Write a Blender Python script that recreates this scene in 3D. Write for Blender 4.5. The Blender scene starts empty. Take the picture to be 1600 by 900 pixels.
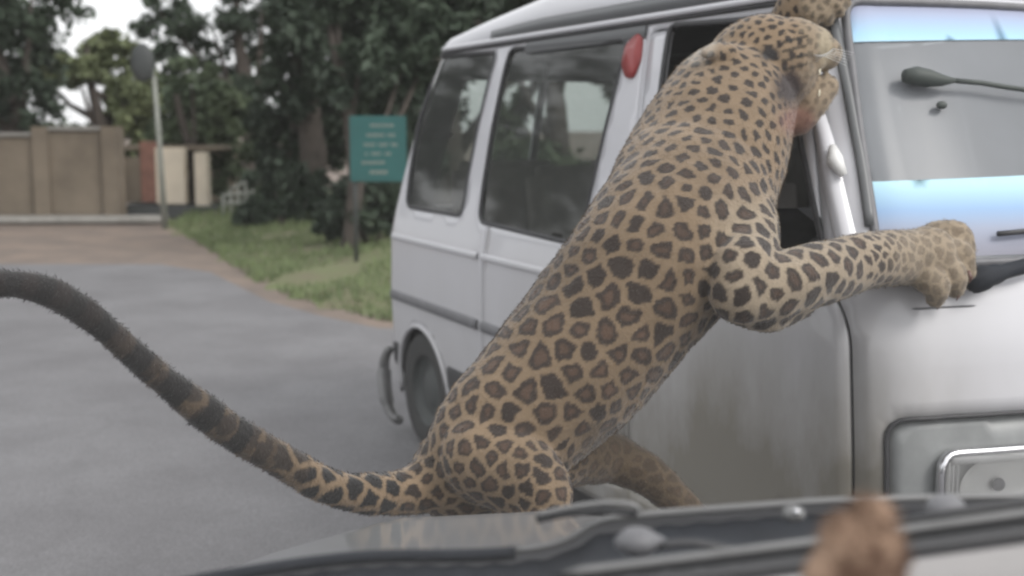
import bpy, bmesh, math, random
import numpy as np
from mathutils import Vector, Matrix, kdtree, noise as mn
from mathutils.geometry import delaunay_2d_cdt
random.seed(7); rng = np.random.default_rng(7)
S = bpy.context.scene
COL = S.collection
R = math.radians

# ------------------------------------------------------------------ camera
F_PX, EYE, PITCH = 1850.0, Vector((0, 0, 1.4)), math.atan(250/1850)
cam_d = bpy.data.cameras.new('camera'); cam = bpy.data.objects.new('camera', cam_d); COL.objects.link(cam)
cam.location = EYE; cam.rotation_euler = (R(90)-PITCH, 0, 0)
cam_d.sensor_width = 36; cam_d.lens = F_PX/1600*36
cam_d.clip_start = 0.02; cam_d.clip_end = 600
cam_d.dof.use_dof = True; cam_d.dof.focus_distance = 2.05; cam_d.dof.aperture_fstop = cam_d.lens/12.0
S.camera = cam
# ------------------------------------------------------------------ light
SUN_AZ, SUN_EL = R(128), R(42)          # azimuth clockwise from +Y: behind the camera, to the right
w = bpy.data.worlds.new('World'); S.world = w; w.use_nodes = True
nt = w.node_tree; nt.nodes.clear()
sky = nt.nodes.new('ShaderNodeTexSky'); sky.sky_type = 'NISHITA'; sky.sun_disc = False
sky.sun_elevation = SUN_EL; sky.sun_rotation = SUN_AZ; sky.air_density = 1.0; sky.dust_density = 4.0; sky.ozone_density = 1.0
hs = nt.nodes.new('ShaderNodeHueSaturation'); hs.inputs['Saturation'].default_value = 0.28
bg = nt.nodes.new('ShaderNodeBackground'); bg.inputs['Strength'].default_value = 0.15
wo = nt.nodes.new('ShaderNodeOutputWorld')
cl = nt.nodes.new('ShaderNodeTexNoise'); cl.inputs['Scale'].default_value = 2.2; cl.inputs['Detail'].default_value = 6
ctc = nt.nodes.new('ShaderNodeTexCoord'); cmr = nt.nodes.new('ShaderNodeMapRange'); cmr.inputs[1].default_value = .3; cmr.inputs[2].default_value = .7; cmr.inputs[3].default_value = .62; cmr.inputs[4].default_value = .95
cmx = nt.nodes.new('ShaderNodeMixRGB'); cmx.inputs[2].default_value = (5.7, 5.75, 5.8, 1)      # even overcast layer over the clear sky
nt.links.new(ctc.outputs['Generated'], cl.inputs[0]); nt.links.new(cl.outputs[0], cmr.inputs[0]); nt.links.new(cmr.outputs[0], cmx.inputs[0])
nt.links.new(sky.outputs[0], hs.inputs['Color']); nt.links.new(hs.outputs[0], cmx.inputs[1]); nt.links.new(cmx.outputs[0], bg.inputs[0]); nt.links.new(bg.outputs[0], wo.inputs[0])
sd = bpy.data.lights.new('sun', 'SUN'); sd.energy = 1.0; sd.angle = R(20); sd.color = (1, 0.97, 0.93)
sun = bpy.data.objects.new('sun', sd); COL.objects.link(sun)
dv = Vector((math.sin(SUN_AZ)*math.cos(SUN_EL), math.cos(SUN_AZ)*math.cos(SUN_EL), math.sin(SUN_EL)))
sun.rotation_euler = dv.to_track_quat('Z', 'Y').to_euler()
S.view_settings.view_transform = 'Standard'; S.view_settings.look = 'None'
S.view_settings.exposure = 0.68; S.view_settings.gamma = 1; S.view_settings.use_curve_mapping = False
S.render.engine = 'CYCLES'
S.cycles.filter_width = 2.2
S.cycles.max_bounces = 8; S.cycles.transparent_max_bounces = 24; S.cycles.volume_bounces = 0

# ------------------------------------------------------------------ helpers
CP, SP = math.cos(PITCH), math.sin(PITCH)
def P(px, py, Y):
    """point of the place at depth Y (metres north of the eye) seen in direction (px, py)"""
    a, b = (px-800)/F_PX, -(py-450)/F_PX
    dy, dz = CP + b*SP, -SP + b*CP
    t = Y/dy
    return Vector((a*t, Y, 1.4+dz*t))
def G(px, py):
    """point on the ground"""
    a, b = (px-800)/F_PX, -(py-450)/F_PX
    dy, dz = CP + b*SP, -SP + b*CP
    t = -1.4/dz
    return Vector((a*t, dy*t, 0))
def project(p):
    x, y, z = p[..., 0], p[..., 1], p[..., 2]-1.4
    dep = y*CP - z*SP; up = y*SP + z*CP
    return 800+F_PX*x/dep, 450-F_PX*up/dep

def tag(o, label=None, cat=None, group=None, kind=None):
    if label: o['label'] = label
    if cat: o['category'] = cat
    if group: o['group'] = group
    if kind: o['kind'] = kind
    return o
def empty(name, loc=(0, 0, 0), rz=0, label=None, cat=None, group=None):
    o = bpy.data.objects.new(name, None); COL.objects.link(o); o.location = loc; o.rotation_euler[2] = rz
    o.empty_display_size = .1
    return tag(o, label, cat, group)
def link(name, me, mat, parent=None, smooth=True):
    o = bpy.data.objects.new(name, me); COL.objects.link(o)
    if mat is not None:
        for m in (mat if isinstance(mat, (list, tuple)) else [mat]): me.materials.append(m)
    if smooth and len(me.polygons): me.polygons.foreach_set('use_smooth', [True]*len(me.polygons))
    if parent: o.parent = parent
    return o
def mesh_from(v, f):
    me = bpy.data.meshes.new('m'); me.from_pydata([tuple(p) for p in v], [], [tuple(q) for q in f]); me.update(); return me
class MB:
    def __init__(s): s.v = []; s.f = []
    def add(s, v, f):
        n = len(s.v); s.v += [tuple(p) for p in v]; s.f += [tuple(i+n for i in q) for q in f]; return s
    def box(s, c, d, rot=None, bev=0):
        x, y, z = d[0]/2, d[1]/2, d[2]/2
        bm = bmesh.new(); bmesh.ops.create_cube(bm, size=1)
        for vv in bm.verts: vv.co = Vector((vv.co.x*d[0], vv.co.y*d[1], vv.co.z*d[2]))
        if bev: bmesh.ops.bevel(bm, geom=bm.edges[:], offset=bev, segments=2, affect='EDGES')
        M = (rot.to_4x4() if rot else Matrix())
        v = [Vector(c)+M@q.co for q in bm.verts]; bm.verts.index_update()
        s.add(v, [[q.index for q in fc.verts] for fc in bm.faces]); bm.free(); return s
    def tube(s, pts, rad, n=10, caps=True, flat=1.0):
        pts = [Vector(p) for p in pts]; m = len(pts)
        if not isinstance(rad, (list, tuple)): rad = [rad]*m
        rad = [float(q) for q in rad]; v, f = [], []
        ref = None
        for i, p in enumerate(pts):
            t = (pts[min(i+1, m-1)]-pts[max(i-1, 0)]).normalized()
            if ref is None: ref = Vector((0, 0, 1)) if abs(t.z) < .9 else Vector((1, 0, 0))
            a = t.cross(ref).normalized(); b = a.cross(t).normalized(); ref = b
            for k in range(n):
                an = 2*math.pi*k/n
                v.append(p+rad[i]*(a*math.cos(an)+b*math.sin(an)*flat))
        for i in range(m-1):
            for k in range(n):
                k2 = (k+1) % n
                f.append((i*n+k, i*n+k2, (i+1)*n+k2, (i+1)*n+k))
        if caps:
            f.append(tuple(range(n-1, -1, -1))); f.append(tuple((m-1)*n+k for k in range(n)))
        return s.add(v, f)
    def ball(s, c, r, rot=None, seg=16, rings=10):
        if not hasattr(r, '__len__'): r = (r, r, r)
        r = tuple(float(q) for q in r)
        c = Vector(c); v, f = [], []
        M = rot if rot else Matrix.Identity(3)
        for i in range(1, rings):
            th = math.pi*i/rings
            for k in range(seg):
                ph = 2*math.pi*k/seg
                v.append(c+M@Vector((r[0]*math.sin(th)*math.cos(ph), r[1]*math.sin(th)*math.sin(ph), r[2]*math.cos(th))))
        top = len(v); v.append(c+M@Vector((0, 0, r[2]))); v.append(c+M@Vector((0, 0, -r[2])))
        for i in range(rings-2):
            for k in range(seg):
                k2 = (k+1) % seg; f.append((i*seg+k, (i+1)*seg+k, (i+1)*seg+k2, i*seg+k2))
        for k in range(seg):
            k2 = (k+1) % seg; f.append((top, k, k2)); f.append((top+1, (rings-2)*seg+k2, (rings-2)*seg+k))
        return s.add(v, f)
    def grid(s, rows):
        m, n = len(rows), len(rows[0]); v = [p for r in rows for p in r]
        return s.add(v, [(i*n+j, i*n+j+1, (i+1)*n+j+1, (i+1)*n+j) for i in range(m-1) for j in range(n-1)])
    def build(s, name, mat, parent=None, smooth=True):
        return link(name, mesh_from(s.v, s.f), mat, parent, smooth)
def crom(pts, n=8):
    """Catmull-Rom through tuples of any length"""
    A = [np.array(p, float) for p in pts]; out = []
    A = [2*A[0]-A[1]]+A+[2*A[-1]-A[-2]]
    for i in range(1, len(A)-2):
        for k in range(n):
            t = k/n
            out.append(.5*((2*A[i])+(-A[i-1]+A[i+1])*t+(2*A[i-1]-5*A[i]+4*A[i+1]-A[i+2])*t*t+(-A[i-1]+3*A[i]-3*A[i+1]+A[i+2])*t**3))
    out.append(A[-2]); return out
def sol(o, th, off=-1, moff=0):
    m = o.modifiers.new('s', 'SOLIDIFY'); m.thickness = th; m.offset = off; m.material_offset = moff; return o

# ------------------------------------------------------------------ materials
def mat(name, c, rough=.6, metal=0, var=0, vscale=8, bump=0, bscale=60, c2=None, coat=0, spec=None, obj=True, lo=.35, hi=.65):
    m = bpy.data.materials.new(name); m.use_nodes = True; n = m.node_tree; b = n.nodes['Principled BSDF']
    b.inputs['Roughness'].default_value = rough; b.inputs['Metallic'].default_value = metal
    b.inputs['Base Color'].default_value = (*c, 1); b.inputs['Coat Weight'].default_value = coat
    if spec is not None: b.inputs['Specular IOR Level'].default_value = spec
    tc = n.nodes.new('ShaderNodeTexCoord')
    if var or c2:
        no = n.nodes.new('ShaderNodeTexNoise'); no.inputs['Scale'].default_value = vscale; no.inputs['Detail'].default_value = 5
        no.inputs['Roughness'].default_value = .6
        rp = n.nodes.new('ShaderNodeValToRGB'); rp.color_ramp.elements[0].position = lo; rp.color_ramp.elements[1].position = hi
        cc = c2 if c2 else tuple(max(0, x*(1-var)) for x in c)
        rp.color_ramp.elements[0].color = (*cc, 1); rp.color_ramp.elements[1].color = (*c, 1)
        n.links.new(tc.outputs['Object'], no.inputs['Vector']); n.links.new(no.outputs[0], rp.inputs[0]); n.links.new(rp.outputs[0], b.inputs['Base Color'])
    if bump:
        nb = n.nodes.new('ShaderNodeTexNoise'); nb.inputs['Scale'].default_value = bscale; nb.inputs['Detail'].default_value = 6
        bp = n.nodes.new('ShaderNodeBump'); bp.inputs['Strength'].default_value = bump; bp.inputs['Distance'].default_value = .01
        n.links.new(tc.outputs['Object'], nb.inputs['Vector']); n.links.new(nb.outputs[0], bp.inputs['Height']); n.links.new(bp.outputs[0], b.inputs['Normal'])
    return m
def glass(name, tint, rough=.04, dust=0.0, dustc=(.5, .5, .5)):
    m = bpy.data.materials.new(name); m.use_nodes = True; n = m.node_tree; n.nodes.clear()
    out = n.nodes.new('ShaderNodeOutputMaterial'); tr = n.nodes.new('ShaderNodeBsdfTransparent'); tr.inputs[0].default_value = (*tint, 1)
    gl = n.nodes.new('ShaderNodeBsdfGlossy'); gl.inputs['Roughness'].default_value = rough
    fr = n.nodes.new('ShaderNodeFresnel'); fr.inputs[0].default_value = 1.5
    mx = n.nodes.new('ShaderNodeMixShader'); n.links.new(fr.outputs[0], mx.inputs[0]); n.links.new(tr.outputs[0], mx.inputs[1]); n.links.new(gl.outputs[0], mx.inputs[2])
    last = mx
    if dust:
        df = n.nodes.new('ShaderNodeBsdfDiffuse'); df.inputs[0].default_value = (*dustc, 1)
        no = n.nodes.new('ShaderNodeTexNoise'); no.inputs['Scale'].default_value = 3; no.inputs['Detail'].default_value = 6
        mr = n.nodes.new('ShaderNodeMapRange'); mr.inputs[3].default_value = dust*.75; mr.inputs[4].default_value = dust*1.25
        tc = n.nodes.new('ShaderNodeTexCoord'); n.links.new(tc.outputs['Object'], no.inputs['Vector']); n.links.new(no.outputs[0], mr.inputs[0])
        m2 = n.nodes.new('ShaderNodeMixShader'); n.links.new(mr.outputs[0], m2.inputs[0]); n.links.new(mx.outputs[0], m2.inputs[1]); n.links.new(df.outputs[0], m2.inputs[2]); last = m2
    n.links.new(last.outputs[0], out.inputs[0]); return m
M = {}
# van paint: white, with road dirt and painted shade that thicken towards the sill
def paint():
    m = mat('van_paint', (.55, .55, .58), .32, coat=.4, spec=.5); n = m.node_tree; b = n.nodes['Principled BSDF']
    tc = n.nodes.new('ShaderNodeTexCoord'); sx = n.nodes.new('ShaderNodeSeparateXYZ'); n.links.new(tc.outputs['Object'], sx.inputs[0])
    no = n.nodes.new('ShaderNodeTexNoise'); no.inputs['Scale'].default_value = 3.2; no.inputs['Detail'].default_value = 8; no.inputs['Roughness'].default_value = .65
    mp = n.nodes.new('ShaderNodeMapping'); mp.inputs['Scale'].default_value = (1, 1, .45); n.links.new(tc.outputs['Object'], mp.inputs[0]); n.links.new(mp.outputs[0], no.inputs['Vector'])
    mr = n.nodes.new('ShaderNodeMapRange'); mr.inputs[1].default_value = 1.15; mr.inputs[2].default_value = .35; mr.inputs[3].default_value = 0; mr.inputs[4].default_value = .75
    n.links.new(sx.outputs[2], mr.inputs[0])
    # dirt and painted shade lie on the flank more than on the nose
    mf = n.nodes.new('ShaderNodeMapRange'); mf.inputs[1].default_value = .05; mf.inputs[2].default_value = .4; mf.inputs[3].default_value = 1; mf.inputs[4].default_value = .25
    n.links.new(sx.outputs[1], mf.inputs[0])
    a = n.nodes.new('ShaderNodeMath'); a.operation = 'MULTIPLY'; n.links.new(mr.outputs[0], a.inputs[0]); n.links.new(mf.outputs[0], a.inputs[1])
    mg = n.nodes.new('ShaderNodeMapRange'); mg.inputs[1].default_value = 1.2; mg.inputs[2].default_value = 2.5; mg.inputs[3].default_value = .55; mg.inputs[4].default_value = 2.2  # shade around the front door, painted in together with the dirt
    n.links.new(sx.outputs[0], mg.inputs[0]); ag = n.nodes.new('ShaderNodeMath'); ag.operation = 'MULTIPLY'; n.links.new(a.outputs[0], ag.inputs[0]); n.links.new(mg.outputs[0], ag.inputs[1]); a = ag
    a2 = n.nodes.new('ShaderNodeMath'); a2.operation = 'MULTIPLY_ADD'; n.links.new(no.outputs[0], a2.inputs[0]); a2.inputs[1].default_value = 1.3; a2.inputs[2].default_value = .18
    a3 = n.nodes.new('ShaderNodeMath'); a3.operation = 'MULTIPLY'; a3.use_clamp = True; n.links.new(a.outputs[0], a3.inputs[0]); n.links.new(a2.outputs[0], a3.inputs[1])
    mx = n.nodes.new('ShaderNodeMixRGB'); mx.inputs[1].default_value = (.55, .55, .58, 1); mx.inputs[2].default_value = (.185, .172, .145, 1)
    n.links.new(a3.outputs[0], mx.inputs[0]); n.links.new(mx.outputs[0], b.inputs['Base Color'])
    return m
M['paint'] = paint()
M['liner'] = mat('liner', (.10, .10, .105), .8)
M['rubber'] = mat('rubber', (.03, .03, .033), .55, bump=.1)
M['plastic'] = mat('plastic', (.020, .023, .030), .7, spec=.2, bump=.15, bscale=200, var=.3)
M['greyplastic'] = mat('grey_plastic', (.15, .15, .16), .5, var=.2, vscale=20)
M['bezel'] = mat('bezel', (.27, .28, .28), .4, var=.25, vscale=6)
M['bezeldark'] = mat('upper_band', (.10, .105, .11), .4)
M['chrome'] = mat('chrome', (.7, .7, .72), .18, metal=1)
M['steel'] = mat('steel', (.20, .20, .20), .5, metal=.4, var=.3)
M['lamp'] = mat('lamp_reflector', (.80, .80, .78), .25, metal=.15)
M['seat'] = mat('seat_cloth', (.16, .14, .13), .9, var=.3)
M['paleblue'] = mat('pale_blue', (.50, .72, .88), .7, var=.1, vscale=5)
M['sideglass'] = glass('side_glass', (.68, .72, .70), .05, .12, (.25, .26, .25))
M['frontglass'] = glass('front_glass', (.75, .8, .82), .2, .62, (.29, .305, .325))
def sky_reflection(name, zlo, zhi, stops):  # blue gradient that paints the sky mirrored in the glass
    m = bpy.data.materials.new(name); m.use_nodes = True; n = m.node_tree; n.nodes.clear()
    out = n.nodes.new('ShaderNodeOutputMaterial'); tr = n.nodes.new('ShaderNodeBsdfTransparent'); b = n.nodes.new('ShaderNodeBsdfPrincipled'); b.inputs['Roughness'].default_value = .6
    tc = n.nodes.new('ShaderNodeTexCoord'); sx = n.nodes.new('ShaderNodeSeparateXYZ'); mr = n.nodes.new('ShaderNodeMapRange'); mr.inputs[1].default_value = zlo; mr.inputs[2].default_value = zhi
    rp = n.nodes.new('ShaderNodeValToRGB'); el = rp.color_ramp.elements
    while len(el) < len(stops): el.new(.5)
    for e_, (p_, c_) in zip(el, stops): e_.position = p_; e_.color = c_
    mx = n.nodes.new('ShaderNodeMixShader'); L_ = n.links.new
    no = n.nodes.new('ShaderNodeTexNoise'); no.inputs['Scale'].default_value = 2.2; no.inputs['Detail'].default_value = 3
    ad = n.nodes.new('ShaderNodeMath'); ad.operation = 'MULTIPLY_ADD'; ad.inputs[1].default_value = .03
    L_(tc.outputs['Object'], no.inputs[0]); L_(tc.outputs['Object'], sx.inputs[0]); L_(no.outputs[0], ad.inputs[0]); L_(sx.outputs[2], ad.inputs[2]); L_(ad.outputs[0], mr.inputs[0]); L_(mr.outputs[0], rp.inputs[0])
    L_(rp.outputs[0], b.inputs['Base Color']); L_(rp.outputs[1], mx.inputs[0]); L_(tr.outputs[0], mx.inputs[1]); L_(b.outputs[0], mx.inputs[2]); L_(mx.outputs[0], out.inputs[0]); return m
M['lens'] = glass('lens', (.9, .9, .9), .05, .12, (.8, .8, .8))
M['red'] = mat('red_lens', (.28, .03, .03), .3)
M['tyre'] = mat('tyre', (.035, .035, .035), .8, bump=.3)
M['asphalt'] = mat('asphalt', (.165, .163, .170), .85, c2=(.125, .122, .128), vscale=1.3, bump=.5, bscale=90)
def asphalt():
    m = M['asphalt']; n = m.node_tree; b = n.nodes['Principled BSDF']; L_ = n.links.new
    src = b.inputs['Base Color'].links[0].from_socket; tc = n.nodes.new('ShaderNodeTexCoord')
    v = n.nodes.new('ShaderNodeTexVoronoi'); v.feature = 'DISTANCE_TO_EDGE'; v.inputs['Scale'].default_value = .55
    nz = n.nodes.new('ShaderNodeTexNoise'); nz.inputs['Scale'].default_value = 3; nz.inputs['Detail'].default_value = 6
    ad = n.nodes.new('ShaderNodeMixRGB'); ad.inputs[0].default_value = .25; L_(tc.outputs['Object'], ad.inputs[1]); L_(tc.outputs['Object'], nz.inputs[0]); L_(nz.outputs[1], ad.inputs[2]); L_(ad.outputs[0], v.inputs['Vector'])
    mr = n.nodes.new('ShaderNodeMapRange'); mr.inputs[2].default_value = .012; mr.inputs[3].default_value = .93; L_(v.outputs[0], mr.inputs[0])
    gn = n.nodes.new('ShaderNodeTexNoise'); gn.inputs['Scale'].default_value = 140; L_(tc.outputs['Object'], gn.inputs[0])
    gr_ = n.nodes.new('ShaderNodeMapRange'); gr_.inputs[1].default_value = .3; gr_.inputs[2].default_value = .7; gr_.inputs[3].default_value = .72; gr_.inputs[4].default_value = 1.25; L_(gn.outputs[0], gr_.inputs[0])
    mu = n.nodes.new('ShaderNodeMath'); mu.operation = 'MULTIPLY'; L_(mr.outputs[0], mu.inputs[0]); L_(gr_.outputs[0], mu.inputs[1])
    vm = n.nodes.new('ShaderNodeVectorMath'); vm.operation = 'SCALE'; L_(src, vm.inputs[0]); L_(mu.outputs[0], vm.inputs['Scale']); L_(vm.outputs[0], b.inputs['Base Color'])
asphalt()
M['dirt'] = mat('dirt', (.20, .155, .125), .95, c2=(.13, .105, .09), vscale=1.6, bump=.5, bscale=20)
M['kerb'] = mat('kerb', (.27, .26, .24), .9, var=.3, vscale=4)
M['wall'] = mat('wall_plaster', (.20, .165, .125), .95, var=.35, vscale=1.2, bump=.3)
M['cream'] = mat('cream_plaster', (.70, .62, .50), .9, var=.2, vscale=1.5)
M['brick'] = mat('red_wall', (.24, .12, .09), .9, var=.3)
M['grass'] = mat('grass_soil', (.12, .15, .06), .95, c2=(.13, .12, .07), vscale=2)
M['blade'] = mat('grass_blade', (.155, .195, .085), .8, c2=(.11, .145, .065), vscale=2.5)
M['bark'] = mat('bark', (.085, .07, .06), .95, var=.4, vscale=6, bump=.6, bscale=25)
M['leafA'] = mat('leaf_dark', (.035, .055, .03), .7, c2=(.018, .032, .018), vscale=.8)
M['leafB'] = mat('leaf_mid', (.10, .13, .065), .7, c2=(.05, .075, .04), vscale=.7)
M['leafC'] = mat('leaf_pale', (.20, .23, .11), .7, c2=(.06, .08, .035), vscale=.7)
M['teal'] = mat('teal_board', (.018, .10, .097), .6, var=.15, vscale=3)
M['white'] = mat('white_paint', (.75, .75, .74), .6, var=.1)
M['pole'] = mat('pole_metal', (.27, .28, .25), .6, var=.2, vscale=10)
M['darkmetal'] = mat('dark_metal', (.05, .055, .055), .6)

# ================================================================== SETTING
bm_ = MB().grid([[(x, y, -.012) for x in (-300, -40, 0, 40, 300)] for y in (-200, -10, 20, 80, 500)])
tag(bm_.build('ground', M['dirt']), kind='structure')
# road: everything nearer than the far edge, left of the verge
road_edge = [G(-900, 415), G(-300, 412), G(60, 412), G(250, 412), G(330, 425), G(420, 470), G(500, 492), G(592, 512)]
pts = [(-30, -15, 0), (9, -15, 0), (9, 8, 0), (3, 8, 0)]
poly = [Vector(p) for p in pts]+list(reversed(road_edge))+[Vector((-30, 12, 0))]
me = bpy.data.meshes.new('m'); b = bmesh.new(); vs = [b.verts.new((p.x, p.y, -.004)) for p in poly]; b.faces.new(vs); bmesh.ops.triangulate(b, faces=b.faces[:]); bmesh.ops.recalc_face_normals(b, faces=b.faces[:]); b.to_mesh(me); b.free()
tag(link('road', me, M['asphalt'], smooth=False), kind='structure')
# verge: low mound of grass
def in_poly(x, y, pl):
    c = False; n = len(pl); j = n-1
    for i in range(n):
        xi, yi = pl[i]; xj, yj = pl[j]
        if ((yi > y) != (yj > y)) and x < (xj-xi)*(y-yi)/(yj-yi)+xi: c = not c
        j = i
    return c
vp = [G(262, 352), G(330, 392), G(400, 440), G(470, 470), G(600, 500)]
verge_poly = [(p.x, p.y) for p in vp]+[(3.5, 7.5), (14, 7.5), (14, 24), (-4.9, 24)]
def vh(x, y):
    # height grows away from the edge
    dmin = min((Vector((x, y))-Vector((a.x+(c.x-a.x)*t, a.y+(c.y-a.y)*t))).length for a, c in zip(vp[:-1], vp[1:]) for t in (0, .25, .5, .75, 1))
    return min(.22, dmin*.09)+.03*mn.noise(Vector((x*1.5, y*1.5, 0)))
g = MB(); nx, ny = 60, 60; xs = np.linspace(-5.4, 14, nx); ys = np.linspace(7.3, 24, ny)
vz = {}
for i, x in enumerate(xs):
    for j, y in enumerate(ys):
        vz[i, j] = vh(x, y)+.012 if in_poly(x, y, verge_poly) else -.1
g.grid([[(x, y, vz[i, j]) for i, x in enumerate(xs)] for j, y in enumerate(ys)])
tag(g.build('verge', M['grass']), kind='structure')
gr = MB()
for k in range(42000):
    x = rng.uniform(-5.2, 2.6); y = rng.uniform(7.4, 19)
    if not in_poly(x, y, verge_poly) or mn.noise(Vector((x*.9, y*.9, 3))) < -.35: continue
    z = vh(x, y)
    h = rng.uniform(.03, .10)*(1.4 if mn.noise(Vector((x*2, y*2, 9))) > .1 else 1); a = rng.uniform(0, 6.28); wv = .006+.0008*y; l = rng.uniform(-.04, .04, 2)
    gr.add([(x-wv*math.cos(a), y-wv*math.sin(a), z-.02), (x+wv*math.cos(a), y+wv*math.sin(a), z-.02), (x+l[0], y+l[1], z+h)], [(0, 1, 2)])
tag(gr.build('grass', M['blade'], smooth=False), 'short green grass on the roadside verge beside the van', 'grass', kind='stuff')
# pale kerb band at the foot of the wall
kb = MB(); a, b2 = G(-500, 350), G(262, 347)
kb.box(((a.x+b2.x)/2, (a.y+b2.y)/2-.1, .05), (b2.x-a.x, .55, .10), Matrix.Rotation(math.atan2(b2.y-a.y, b2.x-a.x), 3, 'Z'), .02)
tag(kb.build('kerb', M['kerb']), kind='structure')

# compound wall of piers and panels
def top_z(py, Y): return P(0, py, Y).z
WY = 18.0
cw = empty('compound_wall', (P(0, 300, WY).x, WY, 0), 0, 'long brown plastered compound wall with piers at far left behind the road', 'wall')
def px_x(px, Y): return P(px, 300, Y).x
ox = cw.location.x
zt = top_z(208, WY)
for (p0, p1, dz) in ((-500, -260, 0), (-236, -80, 0), (-62, 62, -.05), (84, 172, .04)):
    x0, x1 = px_x(p0, WY)-ox, px_x(p1, WY)-ox
    MB().box(((x0+x1)/2, 0, (zt+dz)/2), (x1-x0, .22, zt+dz), None, .01).build('panel', M['wall'], cw, False)
    MB().box(((x0+x1)/2, 0, zt+dz+.03), (x1-x0, .3, .06), None, .01).build('coping', M['kerb'], cw, False)
for p0 in (-248, -71, 73, 180):
    x0 = px_x(p0, WY)-ox
    MB().box((x0, -.02, (zt+.1)/2), (.24, .34, zt+.1), None, .01).build('pier', M['wall'], cw, False)
# low cream outbuilding with pillars behind the pole
BY = 18.6
ob = empty('outbuilding', (px_x(280, BY), BY, 0), 0, 'low cream building with a red-brown panel and pillars behind the tall pole', 'building')
ox = ob.location.x
z1 = top_z(236, BY)
def bpart(name, p0, p1, y0, ythick, zlo, zhi, m):
    x0, x1 = px_x(p0, BY)-ox, px_x(p1, BY)-ox
    return MB().box(((x0+x1)/2, y0, (zlo+zhi)/2), (x1-x0, ythick, zhi-zlo), None, .01).build(name, m, ob, False)
bpart('wall', 188, 345, 1.2, .2, 0, z1, M['cream'])
bpart('front_wall', 190, 224, 0, .2, .25, z1-.1, M['wall'])
bpart('red_panel', 224, 247, -.03, .16, .25, z1+.15, M['brick'])
bpart('front_wall', 247, 292, 0, .2, .22, z1+.05, M['cream'])
bpart('pillar', 308, 327, 0, .25, .05, z1-.02, M['cream'])
bpart('plinth', 186, 345, .3, 1.2, 0, .2, M['darkmetal'])
bpart('roof', 182, 350, .9, 1.6, z1+.01, z1+.08, M['wall'])
# white gate leaning by the trunk
gt = empty('gate', (px_x(372, 17.6), 17.6, 0), .1, 'small pale barred gate under the trees right of the cream building', 'gate')
gx = (px_x(395, 17.6)-px_x(348, 17.6))/2; gz0, gz1 = top_z(318, 17.6), top_z(272, 17.6)
for a_, b_ in (((-gx, gz0), (gx, gz0+.03)), ((-gx, gz0+.12), (gx, gz0+.16)), ((-gx+.1, gz0+.2), (gx, gz1-.05))):
    MB().tube([(a_[0], 0, a_[1]), (b_[0], 0, b_[1])], .03, 6).build('rail', M['pole'], gt)
for t in (-1, -.5, 0, .5, 1):
    MB().tube([(gx*t, 0, 0.02), (gx*t, 0, gz0+(gz1-gz0)*(.3+.35*(t+1)))], .022, 6).build('bar', M['pole'], gt)

# pole with a dark round sign head
LY = 16.6
lp = empty('sign_pole', (px_x(250, LY), LY, 0), 0, 'thin pale pole with a dark round head at its top beside the low building', 'pole')
MB().tube([(.05, 0, 0), (.02, 0, 1.2), (-.02, 0, top_z(118, LY))], [.045, .036, .028], 10).build('post', M['pole'], lp)
hz = top_z(98, LY)
MB().ball((-.17, 0, hz), (.17, .07, .27)).build('round_head', M['darkmetal'], lp)
MB().tube([(-.02, 0, top_z(122, LY)), (-.1, 0, top_z(112, LY))], .03, 8).build('bracket', M['darkmetal'], lp)

# teal information board
TY = 11.5
tb = empty('information_board', (px_x(592, TY), TY, 0), 0, 'teal roadside signboard with rows of small white lettering left of the van', 'sign')
hw = (px_x(636, TY)-px_x(548, TY))/2; za, zb = top_z(284, TY), top_z(181, TY)
MB().box((0, 0, (za+zb)/2), (2*hw, .03, zb-za), None, .006).build('board', M['teal'], tb, False)
for sx in (-1, 1):
    MB().tube([(sx*hw*.86, .04, 0), (sx*hw*.86, .04, zb-.02)], .022, 8).build('post', M['darkmetal'], tb)
tl = MB()
for yy, (c0, c1) in zip((196, 211, 226, 240, 254, 269), ((575, 612), (574, 616), (570, 618), (572, 610), (566, 600), (574, 614))):
    x = px_x(c0, TY)-tb.location.x; xe = px_x(c1, TY)-tb.location.x; z = top_z(yy, TY)
    while x < xe:
        wl = rng.uniform(.018, .034)
        if rng.random() > .18: tl.box((x+wl/2, -.0175, z+rng.uniform(-.002, .002)), (wl*.8, .003, .022 if yy != 269 else .03))
        x += wl+.006
o = tl.build('lettering', M['pole'], tb, False); tag(o, kind='stuff')

# ------------------------------------------------------------------ trees
def rot_to(d): return Vector(d).to_track_quat('Z', 'Y').to_matrix()
def leaves(mb, c, rad, n, size, dens=.5, hollow=0.0):
    """n small leaf faces in clumps spread through an ellipsoid"""
    V, Fc = [], []
    clumps = max(5, int(n/70))
    cc = []
    while len(cc) < clumps:
        q = rng.normal(size=3); q /= np.linalg.norm(q); q *= rng.uniform(.25, 1)**.5
        if mn.noise(Vector(q*2.3)+Vector(c)) > -.25: cc.append(q*np.array(rad))
    for i in range(n):
        k = cc[i % clumps]; p = np.array(c)+k+rng.normal(size=3)*np.array(rad)*.13
        a = rng.normal(size=3); a /= np.linalg.norm(a); b = np.cross(a, rng.normal(size=3)); b /= np.linalg.norm(b)+1e-9
        s = size*rng.uniform(.6, 1.4)
        V += [p-a*s, p+b*s*.42, p+a*s, p-b*s*.42]; Fc.append((4*i, 4*i+1, 4*i+2, 4*i+3))
    mb.add(V, Fc)
TREES = 'trees crowding behind the road and wall'
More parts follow.
